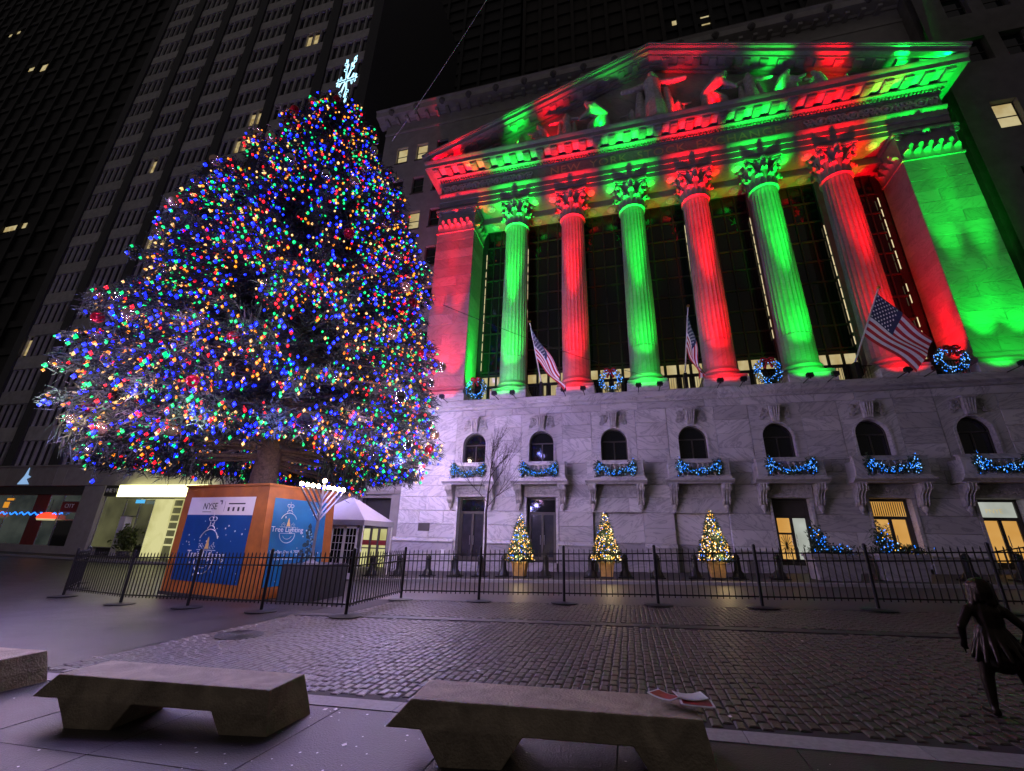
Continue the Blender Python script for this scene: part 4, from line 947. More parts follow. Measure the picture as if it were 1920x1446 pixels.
far_tower('black far tower with a narrow lit slot, beside the slab tower', -75, -17.5, 64, 170, 4.8, [(-46, 118, 1.2, 5), (-29, 60, .8, 1.2)], TOWER_DK)
far_tower('black far tower with a few small lit windows above the exchange roof', 13.6, 60, 66, 170, 3.2, [(16.4, 106, 1.6, 2.6), (22, 105, 1.6, 2.6), (16.2, 101, 1.6, 1.6)], TOWER_DK)
far_tower('black tower across the crossing with scattered lit ceilings', -230, -84, 48, 190, 6.0, [(-183, 152, 5, 2.), (-161, 128, 2.4, 2.4), (-155, 126, 2.4, 2.4), (-131, 65, 9, 1.3)], TOWER_DK, 6.)
# ================================================================== the big Christmas tree
TC = np.array([-14.95, 15.35])
ZR = [3.3, 4.0, 5.0, 6.5, 8.0, 11., 14., 17., 20., 23.2, 25.0, 26.1, 26.8]; RR = [4.0, 5.2, 6.4, 7.1, 7.05, 6.6, 6.0, 5.2, 3.95, 2.4, 1.45, .6, .05]
def RZ(z): return np.interp(z, ZR, RR)
XT = thing('christmas_tree', 'huge spruce Christmas tree covered in coloured lights, standing in an orange box', 'tree', (TC[0], TC[1], 3.2))
MB().path([(TC[0] + .05*sin(z), TC[1] + .05*cos(1.3*z), z) for z in (1.0, 3.2, 4.5, 8, 14, 20, 26.6)], [.62, .55, .50, .42, .30, .16, .03], 14).obj('trunk', BARK, XT, smooth=True)
nb = 760; zb = []
while len(zb) < nb:
    z = rng.uniform(3.9, 26.4)
    if rng.random() < (RZ(z) + .6)/7.9: zb.append(z)
zb = np.array(sorted(zb)); ab = rng.uniform(0, 2*pi, nb); CAMA = atan2(-TC[1], -TC[0])
zb = np.maximum(zb, 4.35 + 1.15*np.maximum(0, np.cos(ab - CAMA)) + rng.uniform(0, .5, nb)*(zb < 5.5))
Lb = RZ(zb)*rng.uniform(.84, 1.0, nb)*(1 + .03*np.sin(3*ab + zb*.9) + .03*np.sin(5*ab - 1.3*zb)) + rng.exponential(.09, nb)
SP, SD, ST, SZ = [], [], [], []
limbs = MB()
for z, a, L_ in zip(zb, ab, Lb):
    rise = .16*L_ if z > 6 else .02*L_
    def pt(t): return np.array([TC[0] + cos(a)*L_*t, TC[1] + sin(a)*L_*t, z + rise*(1 - t)**1.5 - .10*L_*(t*t - t)*(-1 if z < 6 else 1) + (.02*L_*t**3 if z > 9 else -.06*L_*t**2)])
    limbs.path([pt(t) for t in (.03, .25, .5, .75, .97)], [.085, .07, .05, .032, .012], 6, False)
    n = int(17*L_ + 6); t = 1 - rng.random(n)**1.25*(.78 if z > 6.2 else .52)
    c = np.array([pt(q) for q in t]); side = np.array([-sin(a), cos(a), 0]); out = np.array([cos(a), sin(a), 0])
    lat = rng.normal(0, 1, n)*(.12 + .17*L_*(1 - t)); c = c + side[None]*lat[:, None] + np.array([0, 0, 1])*(-np.abs(rng.normal(0, .22, n)))[:, None]
    d = out[None]*.8 + side[None]*(np.sign(lat)*.5)[:, None] + np.array([0, 0, -.35])
    SP.append(c); SD.append(d); ST.append(t); SZ.append(np.full(n, L_))
SP = np.concatenate(SP); SD = np.concatenate(SD); ST = np.concatenate(ST)
limbs.obj('limbs', BARK, XT, smooth=True, kind='stuff')
v, f = sprigs(SP, SD, .42, .045, 4, .55); off = np.array(XT.location)
put('needles', soup('needles', v - off, f, NEEDLE), XT, kind='stuff')
# drooping twigs under the lowest boughs
n = 480; a = CAMA + rng.uniform(.9, 2*pi - .9, n); r_ = rng.uniform(2.5, 6.6, n); c = np.stack([TC[0] + r_*np.cos(a), TC[1] + r_*np.sin(a), 4.25 + (r_ - 3)*.12 + rng.uniform(-.4, .4, n)], 1)
v, f = sprigs(c, np.tile([0, 0, -1.], (n, 1)), .6, .05, 5, .4); put('hanging_twigs', soup('hanging_twigs', v - off, f, NEEDLE), XT, kind='stuff')
# bulbs
cand = np.where(ST > .52)[0]; NBULB = 12500
pick = rng.choice(cand, NBULB, replace=False); BP = SP[pick] + SD[pick]*rng.uniform(.05, .30, NBULB)[:, None] + rng.normal(0, .06, (NBULB, 3))
bc = rng.choice(5, NBULB, p=[.31, .24, .15, .16, .14]); br = rng.uniform(.040, .076, NBULB); br[bc == 0] *= 1.2
dist = np.linalg.norm(BP - np.array([0, 0, CAMH]), axis=1)
rad = np.hypot(BP[:, 0] - TC[0], BP[:, 1] - TC[1])/np.maximum(RZ(BP[:, 2]), .4)
order = np.argsort(dist - 3*rad); single = order[:300]; rest = order[300:]
v0, f0 = blobs(np.zeros((1, 3)), 1.)
outd = np.stack([BP[:, 0] - TC[0], BP[:, 1] - TC[1], np.full(NBULB, -2.)], 1); outd /= np.linalg.norm(outd, axis=1)[:, None]   # every bulb points out and down, its hot filament at the tip
od0 = outd[single].mean(0); od0 /= np.linalg.norm(od0); v1, f1 = blobs(od0[None]*.85, .30)
BMESH = [soup('bulb', np.concatenate([v0, v1]), np.concatenate([f0, f1 + 6]), [BULB[k], CORE[k]], [0]*8 + [1]*8) for k in range(5)]
for i in single: put('bulb', BMESH[bc[i]], XT, loc=BP[i] - off, scale=(br[i],)*3)
va, fa = blobs(BP[rest], br[rest]); vb, fb = blobs(BP[rest] + outd[rest]*(br[rest]*.85)[:, None], br[rest]*.30)
put('bulbs', soup('bulbs', np.concatenate([va, vb]) - off, np.concatenate([fa, fb + len(va)]), BULB + CORE, np.concatenate([np.repeat(bc[rest], 8), np.repeat(bc[rest] + 5, 8)])), XT, kind='stuff')
# the light the strings throw: unseen lamps added just outside the crown
LCOL = [(.22, .24, 1.), (.42, .34, 1.), (.85, .42, .95), (1., .66, .5), (.62, .78, .8), (.8, .58, 1.)]
NL = 84
for k in range(NL):
    z = 4.4 + 19.*(1 - sqrt(1 - (k + .5)/NL))**1.6; a = k*2.39996; r_ = RZ(z)*1.03 + .5
    l = bpy.data.lights.new('unseen_fill_lamp', 'POINT'); l.energy = 200 if z < 9 else 70; l.color = (LCOL[k % 6] if z < 9 else LCOL[k % 3]); l.shadow_soft_size = .07
    o = bpy.data.objects.new('unseen_fill_lamp', l); COL.objects.link(o); o.parent = XT; o.location = Vector((TC[0] + r_*cos(a), TC[1] + r_*sin(a), z)) - XT.location
# baubles hung on the tree
front = np.where((ST > .9) & ((SP[:, 0] - TC[0])*(-TC[0]) + (SP[:, 1] - TC[1])*(-TC[1]) > 12))[0]
KINDS = [('rose gold bauble', COPPER_B, 'shiny rose gold bauble hanging among the coloured lights', 'rose gold baubles on the tree'), ('clear bauble', CLEAR, 'clear glass bauble hanging among the coloured lights', 'clear baubles on the tree'),
         ('red bauble', RED_B, 'deep red bauble hanging among the coloured lights', 'red baubles on the tree'), ('silver bauble', PURPLE_B, 'silvery mirror bauble hanging among the coloured lights', 'silver baubles on the tree')]
bm_ = []
for nm, m, lab, grp in KINDS: bm_.append((MB().sphere((0, 0, 0), 1, 20, 12).mesh('bauble', m, True), MB().lathe([(.22, .95), (.22, 1.12), (.05, 1.16)], 8).mesh('cap', GOLD, True)))
used = []
for i in rng.permutation(front):
    p = SP[i] + SD[i]*.25
    if all(np.linalg.norm(p - q) > 1.15 for q in used):
        used.append(p); k = rng.choice(4, p=[.33, .34, .2, .13]); r_ = rng.uniform(.15, .26)
        o = put('bauble', bm_[k][0], None, loc=p, scale=(r_,)*3, label=KINDS[k][2], cat='bauble', group=KINDS[k][3]); put('cap', bm_[k][1], o)
    if len(used) >= 96: break
# snowflake topper, neon tube
sf = thing('snowflake_topper', 'glowing white neon snowflake on the tip of the Christmas tree', 'tree topper', (TC[0] - .05, TC[1], 26.2)); g = MB()
for k in range(6):
    a = pi/6 + k*pi/3
    def q(r, s): return (r*cos(a) - s*sin(a), 0, 1.75 + r*sin(a) + s*cos(a))
    for s in (-1, 1):
        g.path([q(.18, s*.07), q(.75, s*.07), q(1.0, s*.34), q(1.12, s*.30), q(.95, s*.07), q(1.25, s*.07), q(1.42, s*.26), q(1.56, s*.20), q(1.42, s*.05), q(1.72, 0)], .020, 6)
    g.path([q(.18, .07), (0.16*cos(a + pi/6), 0, 1.75 + .16*sin(a + pi/6))], .026, 6)
g.obj('neon_tube', FLAKE, sf, world=False); MB().tube((0, .04, 0), (0, .04, 1.75), .05).obj('stem', METAL, sf, False, False)
sf.rotation_euler = (0, radians(-14), radians(-24)); sf.scale = (.8, 1, 1.5)
# ------------------------------------------------------------------ orange box round the trunk, with posters
e1 = Vector((.99, -.14, 0)).normalized(); e2 = Vector((.14, .99, 0)).normalized(); UP = Vector((0, 0, 1))
Lb_ = Vector((-16.81, 13.61, 0)); WL, WD = 4.55, 3.15; zb0 = zg(-14) + .04; zt0 = 3.30
BXO = thing('orange_box', 'big orange plywood box round the tree trunk with blue event posters', 'box', (Lb_.x + 2.2, Lb_.y, zb0))
def BP3(u, d, z): return Lb_ + e1*(u + (.32*(1 - (z - zb0)/(zt0 - zb0)) if u > 1 else 0)) + e2*d + UP*z
MB().hexa([BP3(0, 0, zb0), BP3(WL, 0, zb0), BP3(WL, WD, zb0), BP3(0, WD, zb0), BP3(0, 0, zt0), BP3(WL, 0, zt0), BP3(WL, WD, zt0), BP3(0, WD, zt0)]).obj('box_shell', ORANGE, BXO)
pr_ = MB(); pr_.hexa([BP3(-.05, -.05, zt0 - .02), BP3(WL + .05, -.05, zt0 - .02), BP3(WL + .05, WD + .05, zt0 - .02), BP3(-.05, WD + .05, zt0 - .02), BP3(-.05, -.05, zt0 + .06), BP3(WL + .05, -.05, zt0 + .06), BP3(WL + .05, WD + .05, zt0 + .06), BP3(-.05, WD + .05, zt0 + .06)]); pr_.obj('top_trim', ORANGE, BXO)
MB().hexa([BP3(-.04, -.04, zb0 - .06), BP3(WL + .06, -.04, zb0 - .06), BP3(WL + .06, WD, zb0 - .06), BP3(-.04, WD, zb0 - .06), BP3(-.04, -.04, zb0 + .05), BP3(WL + .06, -.04, zb0 + .05), BP3(WL + .06, WD, zb0 + .05), BP3(-.04, WD, zb0 + .05)]).obj('skid', PIER_DK, BXO)
FL = Matrix((e1, UP, e2*-1)).transposed().to_4x4(); FL.translation = Lb_ + UP*zb0 - e2*.004          # left face frame: x right, y up, z out
tl = Vector((0, 0, 1)) - e1*(.32/(zt0 - zb0)); tl.normalize(); nr = e2.cross(tl); nr.normalize()
FRm = Matrix((e2, tl, nr)).transposed().to_4x4(); FRm.translation = Vector(BP3(WL, 0, zb0)) + nr*.004   # right face frame
def on(M_, mb, name, m, parent): return mb.xf(M_).obj(name, m, parent)
def ton(M_, body, size, x, y, m, parent, zoff=.012, **k):
    me = text_mesh(body, size, extrude=.002, **k); me.materials.clear(); me.materials.append(m)
    me.transform(M_ @ Matrix.Translation((x, y, zoff))); me.transform(Matrix.Translation(-wloc(parent))); return put('lettering', me, parent)
def bauble_art(M_, parent, cx, cy, S):
    g = MB(); z = .012
    g.path([(cx + S*cos(a), cy + S*.95*sin(a), z) for a in np.linspace(radians(22), radians(158), 22)], S*.035, 4)
    g.path([(cx - S*1.0, cy - S*.42, z), (cx + S*1.0, cy - S*.42, z)], S*.018, 4); g.path([(cx - S*.95, cy - S*1.02, z), (cx + S*.95, cy - S*1.02, z)], S*.018, 4)
    g.path([(cx + S*.92*cos(a), cy - S*1.08 + S*.85*sin(a), z) for a in np.linspace(radians(180), radians(360), 22)], S*.035, 4)
    g.path([(cx + S*.55*cos(a), cy - S*1.12 + S*.45*sin(a), z) for a in np.linspace(radians(200), radians(340), 14)], S*.02, 4)
    g.path([(cx + S*.35*cos(a), cy + S*.98 + S*.22*sin(a), z) for a in np.linspace(0, pi, 10)], S*.03, 4)
    for q in (-.18, .18): g.path([(cx + S*q, cy + S*1.18, z), (cx + S*q, cy + S*1.48, z)], S*.025, 4)
    for s in (-1, 1): g.path([(cx, cy + S*1.5, z)] + [(cx + s*S*.2 + S*.2*cos(a), cy + S*1.66 + S*.14*sin(a), z) for a in np.linspace(pi*(1 if s > 0 else 0), pi*(3 if s > 0 else 2), 12)], S*.025, 4)
    g.path([(cx, cy + S*1.5, z), (cx, cy + S*2.05, z)], S*.015, 4)
    for s in (-1, 1):
        for k in range(3): g.path([(cx + s*S*(.42 + .16*k) + S*.09*cos(a), cy - S*.22 + S*.13*(k % 2) + S*.09*sin(a), z) for a in np.linspace(0, 5, 9)], S*.012, 4)
    on(M_, g, 'bauble_drawing', PRINT_WHITE, parent)
    t = MB(); tri = [(-.26, -.36), (.26, -.36), (.14, -.12), (.2, -.12), (.08, .14), (.13, .14), (0, .5), (-.13, .14), (-.08, .14), (-.2, -.12), (-.14, -.12)]
    t.prism([(cx + x*S*.95, cy + y*S*.95) for x, y in tri], .008, .014, 'z'); on(M_, t, 'gold_tree_drawing', PRINT_GOLD, parent)
def stars(M_, parent, x0, x1, y0, y1, n):
    g = MB()
    for k in range(n):
        x, y, r_ = rs.uniform(x0, x1), rs.uniform(y0, y1), rs.uniform(.012, .035); g.prism([(x + r_*cos(q*pi/3), y + r_*sin(q*pi/3)) for q in range(6)], .006, .010, 'z')
    o = on(M_, g, 'snow_dots', PRINT_WHITE, parent); o['kind'] = 'stuff'
P1 = on(FL, MB().box(.42, 3.98, .45, 2.72, 0, .005), 'poster', POSTER_BLUE, BXO); P1h = on(FL, MB().box(.42, 3.98, 2.722, 3.36, 0, .005), 'poster', POSTER_WHITE, BXO)
stars(FL, P1, .55, 3.9, .55, 2.65, 46); bauble_art(FL, P1, 1.98, 1.72, .52); ton(FL, 'Tree Lighting', .38, 2.0, 1.22, PRINT_WHITE, P1)
ton(FL, 'NYSE', .34, 1.62, 2.92, PRINT_DARK, P1h, shear=.1)
g = MB().box(2.12, 2.26, 3.20, 3.245, .006, .01).box(2.215, 2.26, 3.10, 3.20, .006, .01).box(1.25, 1.75, 2.82, 2.84, .006, .01).box(2.42, 2.43, 2.85, 3.2, .006, .01).box(2.62, 3.5, 3.10, 3.145, .006, .01)
for k in range(4): g.box(2.62 + .26*k, 2.72 + .26*k, 2.86, 3.0, .006, .01)
on(FL, g, 'small_print', PRINT_DARK, P1h)
P2 = on(FRm, MB().box(.28, 2.72, .42, 3.36, 0, .005), 'poster', POSTER_TEAL, BXO)
stars(FRm, P2, .4, 2.6, .5, 3.2, 26); bauble_art(FRm, P2, .98, 2.52, .36); ton(FRm, 'Tree Lighting', .26, .98, 2.20, PRINT_WHITE, P2)
ton(FRm, 'Thursday, Dec. 4, 2025', .135, .98, 1.48, PRINT_WHITE, P2); ton(FRm, '3:30 - 6:00 p.m.', .135, .98, 1.26, PRINT_WHITE, P2); ton(FRm, 'NYSE', .17, 2.45, 2.86, PRINT_WHITE, P2)
PTD = mat('print_tree', (.015, .05, .07), .5, var=.6, scale=10); g = MB()
for k in range(120):
    y = rs.uniform(0, 1)**1.3; x = rs.uniform(-1, 1)*(1 - y)*.62; r_ = rs.uniform(.03, .08); g.prism([(2.0 + x + r_*cos(q*pi/3), .75 + y*1.75 + r_*sin(q*pi/3)) for q in range(6)], .006, .0065 + .00003*k, 'z')
on(FRm, g, 'tree_picture', PTD, P2); g = MB()
for k in range(34):
    y = rs.uniform(0, .9); x = rs.uniform(-1, 1)*(1 - y)*.55; r_ = rs.uniform(.02, .045); g.prism([(2.0 + x + r_*cos(q*pi/3), .78 + y*1.7 + r_*sin(q*pi/3)) for q in range(6)], .0105, .012, 'z')
on(FRm, g, 'bauble_picture', mat('print_bauble', (.2, .42, .5), .5, var=.5, scale=12), P2)
# black plinth and the menorah on it
z0 = zg(-10.6)
mb = MB().box(-11.25, -10.0, 13.1, 14.9, z0, z0 + 1.1); CR = mb.obj('black_plinth', PIER_DK, label='plain black plinth beside the orange box, carrying the menorah', cat='plinth')
cm = Vector((-10.52, 13.55, 0)); um = Vector((.14, .99, 0)); MN = thing('menorah', 'nine-branched metal menorah with straight slanting arms and lit bulbs', 'menorah', (cm.x, cm.y, z0 + 1.1))
st = MB().tube(cm + UP*(z0 + 1.1), cm + UP*3.36, .045, None, 8); st.lathe([(.25, 0), (.25, .05), (.08, .12), (.05, .3)], 14, (cm.x, cm.y, z0 + 1.1)); st.obj('stem', METAL, MN, smooth=True)
cups = [(0., 3.40)]
for k in range(1, 5):
    for s in (-1, 1):
        p1 = cm + um*(s*.245*k) + UP*3.18; p0 = cm + UP*(3.06 - .235*k); MB().tube(p0, p1, .034, None, 6).obj('arm', METAL, MN, smooth=True); cups.append((s*.245*k, 3.18))
for s, z in cups:
    c = cm + um*s; MB().lathe([(.03, -.02), (.055, .02), (.05, .05)], 8, (c.x, c.y, z)).obj('cup', METAL, MN, smooth=True); MB().sphere((c.x, c.y, z + .10), .066, 10, 8, 1.15).obj('bulb', CANDLE, MN, smooth=True)
# ------------------------------------------------------------------ marquee tent
TN = thing('marquee_tent', 'white marquee tent with glazed double doors beside the office wing', 'tent', (-14.6, 21.6, zg(-14.6) + .12)); zt = zg(-14.6) + .12
X0, X1, Y0, Y1 = -17.0, -13.2, 20.6, 23.6; ap = ((X0 + X1)/2, (Y0 + Y1)/2, 3.75)
rf = MB().add([(X0, Y0, 2.42), (X1, Y0, 2.42), (X1, Y1, 2.42), (X0, Y1, 2.42), ap], [(0, 1, 4), (1, 2, 4), (2, 3, 4), (3, 0, 4)]); rf.obj('roof', TENT, TN)
MB().box(X0 - .02, X1 + .02, Y0 - .02, Y0, 2.16, 2.43).box(X1, X1 + .02, Y0, Y1, 2.16, 2.43).box(X0 - .02, X0, Y0, Y1, 2.16, 2.43).box(X0, X1, Y1, Y1 + .02, 2.16, 2.43).obj('valance', TENT, TN)
for x, y in ((X0 + .05, Y0 + .06), (X1 - .05, Y0 + .06), (X1 - .05, Y1 - .06), (X0 + .05, Y1 - .06)): MB().tube((x, y, zt), (x, y, 2.4), .045, None, 8).obj('leg', WHITE, TN)
df = MB(); dx0, dx1 = -15.1, -13.55
for a in (dx0, (dx0 + dx1)/2 - .07, (dx0 + dx1)/2 + .0, dx1 - .09): df.box(a, a + .09, Y0 + .08, Y0 + .14, zt, 2.16)
df.box(dx0, dx1, Y0 + .08, Y0 + .139, zt, zt + .28); df.box(dx0, dx1, Y0 + .08, Y0 + .139, 2.0, 2.16)
for s, (a, b) in enumerate(((dx0 + .09, (dx0 + dx1)/2 - .07), ((dx0 + dx1)/2 + .09, dx1 - .09))):
    for q in (1, 2): df.box(a + (b - a)*q/3 - .012, a + (b - a)*q/3 + .012, Y0 + .09, Y0 + .13, zt + .28, 2.0)
    for q in range(1, 6): z = zt + .28 + (1.72 - zt)*q/6; df.box(a, b, Y0 + .09, Y0 + .131, z - .012, z + .012)
dd = df.obj('glazed_doors', WHITE, TN); MB().box(dx0 + .09, dx1 - .09, Y0 + .105, Y0 + .112, zt + .28, 2.0).obj('pane', GLASS, dd)
MB().box(X0, dx0, Y0 + .1, Y0 + .12, zt, 2.2).obj('side_wall', TENT, TN)
# ------------------------------------------------------------------ fence panels
FP = MB()
post = MB().tube((0, 0, 0), (0, 0, 1.56), .042, None, 10).sphere((0, 0, 1.57), .045, 10, 6).mesh('post', IRON, True)
disc = MB().lathe([(.40, 0), (.40, .02), (.34, .035), (.06, .05)], 24).mesh('base_plate', IRON, True)
picket = MB().box(-.011, .011, -.011, .011, .20, 1.46).add([(-.014, -.014, 1.46), (.014, -.014, 1.46), (.014, .014, 1.46), (-.014, .014, 1.46), (0, 0, 1.53)], [(0, 1, 4), (1, 2, 4), (2, 3, 4), (3, 0, 4)]).mesh('picket', IRON)
def fence(p, q, lab, grp, lean=0.):
    L_ = hypot(q[0] - p[0], q[1] - p[1]); za, zc = zg(p[0]) + .012, zg(q[0]) + .012
    t = thing('fence_panel', lab, 'fence', (p[0], p[1], za), grp, atan2(q[1] - p[1], q[0] - p[0])); sk = (zc - za)/L_
    put('post', post, t); put('base_plate', disc, t)
    for z in (1.37, 1.17, .27):
        mb = MB().hexa([(.03, -.016, z - .018), (L_ - .05, -.016, z - .018 + sk*L_), (L_ - .05, .016, z - .018 + sk*L_), (.03, .016, z - .018), (.03, -.016, z + .018), (L_ - .05, -.016, z + .018 + sk*L_), (L_ - .05, .016, z + .018 + sk*L_), (.03, .016, z + .018)]); mb.obj('rail', IRON, t, world=False)
    n = int(L_/.152)
    for k in range(1, n): x = L_*k/n; put('picket', picket, t, loc=(x, 0, sk*x))
    return t
FX = [-7.35 + 2.683*i for i in range(8)]
where = ['between the tree corner and the bare young tree', 'in front of the small lit tree beside the bare young tree', 'in front of the middle small lit tree', 'in front of the small lit tree farthest from the big tree', 'in front of the lit doorway', 'in front of the stone planters', 'behind the bronze child statue']
for i in range(7): fence((FX[i], 14.17), (FX[i + 1], 14.17), f'black picket fence panel {where[i]}', 'fence panels before the exchange')
LF = [(-19.5, 12.3), (-15.66, 11.5), (-12.74, 11.28), (-9.85, 10.98), (-7.02, 10.69), (-7.35, 14.17)]
where = ['nearest the shops, beyond the orange box edge', 'before the edge of the orange box towards the shops', 'before the blue poster with the white header', 'before the black plinth', 'turning back from the street to the exchange side']
for i in range(5): fence(LF[i], LF[i + 1], f'black picket fence panel {where[i]}', 'fence panels round the orange box')
BF = [(-19.5, 12.3), (-22.0, 14.3), (-24.6, 15.9)]
fence(BF[1], BF[0], 'black picket fence panel running back beside the orange box, joined to the front row', 'fence panels behind the orange box'); fence(BF[2], BF[1], 'black picket fence panel at the far end of the row behind the orange box', 'fence panels behind the orange box')
fence((-18.9, 19.2), (-16.2, 18.7), 'black picket fence panel standing behind the orange box towards the shops', 'fence panels behind the orange box')
fence((-21.6, 19.6), (-18.9, 19.2), 'black picket fence panel behind the box, next one towards the shops', 'fence panels behind the orange box')
# bollards
bo = MB().lathe([(.30, 0), (.30, .10), (.27, .13), (.25, .24), (.19, .30), (.15, .36), (.135, .82), (.155, .84), (.155, .88), (.13, .90), (.12, .97), (.06, 1.03), (.01, 1.04)], 16); bo.box(-.34, .34, -.34, .34, 0, .06)
BOM = bo.mesh('bollard', IRON, True)
for k, x in enumerate((-15.5, -13.75, -12.1, -10.4, -8.85, -7.5, -6.25, -4.1, -1.85, -.25, 1.2, 2.85, 4.65, 6.3, 13.2, 14.9)): put('bollard', BOM, None, loc=(x, 22.75, zg(x) + .12), label='black cast iron bollard with flared base on the exchange pavement', cat='bollard', group='bollards along the exchange kerb')
# ------------------------------------------------------------------ small lit trees in pots
def cone_tree(x, y, z, H, R, lab, seed):
    r_ = np.random.default_rng(seed); t = thing('potted_tree', lab, 'potted tree', (x, y, z), 'small lit trees in pots')
    p = MB().hexa([(-.27, -.27, .08), (.27, -.27, .08), (.27, .27, .08), (-.27, .27, .08), (-.36, -.36, .72), (.36, -.36, .72), (.36, .36, .72), (-.36, .36, .72)]); p.box(-.39, .39, -.39, .39, .66, .74); p.obj('pot', POT, t, False, False)
    MB().box(-.3, .3, -.3, .3, 0, .08).obj('pot_foot', PIER_DK, t, False, False); MB().tube((0, 0, .6), (0, 0, H), .05, .01, 8).obj('trunk', BARK, t, True, False)
    n = 1500; q = 1 - np.sqrt(r_.random(n)); zz = .75 + q*(H - .75); a = r_.uniform(0, 2*pi, n); rr = R*(1 - q)*(.45 + .55*np.sqrt(r_.random(n)))*(1 + .1*np.sin(6*zz + 2*a)) + .03
    c = np.stack([rr*np.cos(a), rr*np.sin(a), zz], 1); d = np.stack([np.cos(a), np.sin(a), np.full(n, -.1)], 1); v, f = sprigs(c, d, .2, .03, 3, .5, r_)
    put('crown', soup('crown', v, f, NEEDLE2), t, kind='stuff'); n = 430; q = 1 - np.sqrt(r_.random(n)); zz = .78 + q*(H - .72); a = r_.uniform(0, 2*pi, n); rr = R*(1 - q)*(.85 + .25*r_.random(n)) + .03
    v, f = blobs(np.stack([rr*np.cos(a), rr*np.sin(a), zz], 1), r_.uniform(.018, .032, n)); put('bulbs', soup('bulbs', v, f, MINI, np.repeat(r_.choice(3, n, p=[.46, .36, .18]), 8)), t, kind='stuff')
    for zz in (1.0, 1.9):
        l = bpy.data.lights.new('unseen_fill_lamp', 'POINT'); l.energy = 22; l.color = (1., .72, .34); l.shadow_soft_size = .05; o = bpy.data.objects.new('unseen_fill_lamp', l); COL.objects.link(o); o.parent = t; o.location = (.1, -R*(1 - zz/H) - .35, zz)  # unseen lamps added before the cone, standing in for its bulbs' light
cone_tree(-5.35, 22.55, zg(-5.35) + .12, 3.0, .66, 'small lit cone tree in a pot before the doorway next to the bare young tree', 1)
cone_tree(-1.1, 22.55, zg(-1.1) + .12, 3.02, .66, 'small lit cone tree in a pot between the other two potted trees', 2)
cone_tree(3.75, 22.55, zg(3.75) + .12, 2.95, .70, 'small lit cone tree in a pot nearest the amber doorways', 3)
# stone planters with shrubs and blue lights
def planter(x, lab, seed):
    r_ = np.random.default_rng(seed); t = thing('stone_planter', lab, 'planter', (x, 22.6, zg(x) + .12), 'stone planters before the amber doors')
    p = MB().hexa([(-.72, -.5, 0), (.72, -.5, 0), (.72, .5, 0), (-.72, .5, 0), (-.86, -.6, .98), (.86, -.6, .98), (.86, .6, .98), (-.86, .6, .98)]); p.box(-.9, .9, -.64, .64, .9, 1.04); p.obj('trough', MARBLE_GREY, t, False, False)
    n = 500; c = np.concatenate([r_.normal(0, 1, (n, 3))*np.array([.42, .25, .12]) + np.array([.1, 0, 1.12]), r_.normal(0, 1, (300, 3))*np.array([.14, .14, .28]) + np.array([-.35, 0, 1.55])]); v, f = sprigs(c, r_.normal(0, 1, (len(c), 3)) + np.array([0, 0, .8]), .16, .04, 3, .5, r_)
    put('foliage', soup('foliage', v, f, NEEDLE2), t, kind='stuff'); c = c[r_.choice(len(c), 70)] + r_.normal(0, .05, (70, 3)) + np.array([0, -.12, .03]); v, f = blobs(c, r_.uniform(.018, .03, 70)); put('bulbs', soup('bulbs', v, f, [BLUE_LED, PALE_LED, MINI[0]], np.repeat(r_.choice(3, 70, p=[.75, .18, .07]), 8)), t, kind='stuff')
planter(8.35, 'stone planter with a blue-lit shrub, by the lit white doorway', 5); planter(10.75, 'stone planter with a blue-lit shrub, in front of the amber double door', 6)
# bare young street tree
bt = thing('bare_tree', 'slim leafless young tree on the pavement before the exchange', 'tree', (-7.5, 23.4, zg(-7.5) + .12)); tr = MB(); rb = random.Random(11)
def grow(p, d, L_, r_, lv):
    pts = [p]; q = p.copy(); k = 4
    for _ in range(k): d = (d + Vector((rb.gauss(0, .07), rb.gauss(0, .07), .05))).normalized(); q = q + d*(L_/k); pts.append(q.copy())
    tr.path(pts, [r_*(1 - .45*i/k) for i in range(k + 1)], 6 if lv < 2 else 4, True)
    if lv >= 5 or r_ < .004: return
    n = {0: 4, 1: 4}.get(lv, 3)
    for i in range(n):
        t = 1. if i == 0 else rb.uniform(.4, .95); b = pts[min(int(t*k), k)]; a = rb.uniform(0, 6.28); s = rb.uniform(.3, .75) if i else .15
        side = Vector((cos(a), sin(a), 0)); nd = (d*(1 - .3*s) + side*s + Vector((.10, 0, .12))).normalized(); grow(b, nd, L_*rb.uniform(.55, .78), r_*rb.uniform(.5, .66), lv + 1)
MB().path([(-7.5, 23.4, zg(-7.5) + .12), (-7.48, 23.4, 1.5), (-7.52, 23.38, 3.0), (-7.44, 23.4, 4.2)], [.085, .065, .055, .048], 10).obj('trunk', TWIG, bt, smooth=True)
grow(Vector((-7.44, 23.4, 4.15)), Vector((.15, 0, 1)), 1.6, .045, 0); grow(Vector((-7.5, 23.4, 3.3)), Vector((.7, -.1, .75)), 1.5, .028, 1); grow(Vector((-7.5, 23.4, 3.6)), Vector((-.75, .1, .7)), 1.5, .026, 1); grow(Vector((-7.46, 23.4, 4.0)), Vector((.5, .2, 1)), 1.7, .03, 1)
tr.obj('crown', TWIG, bt, smooth=True, kind='stuff')
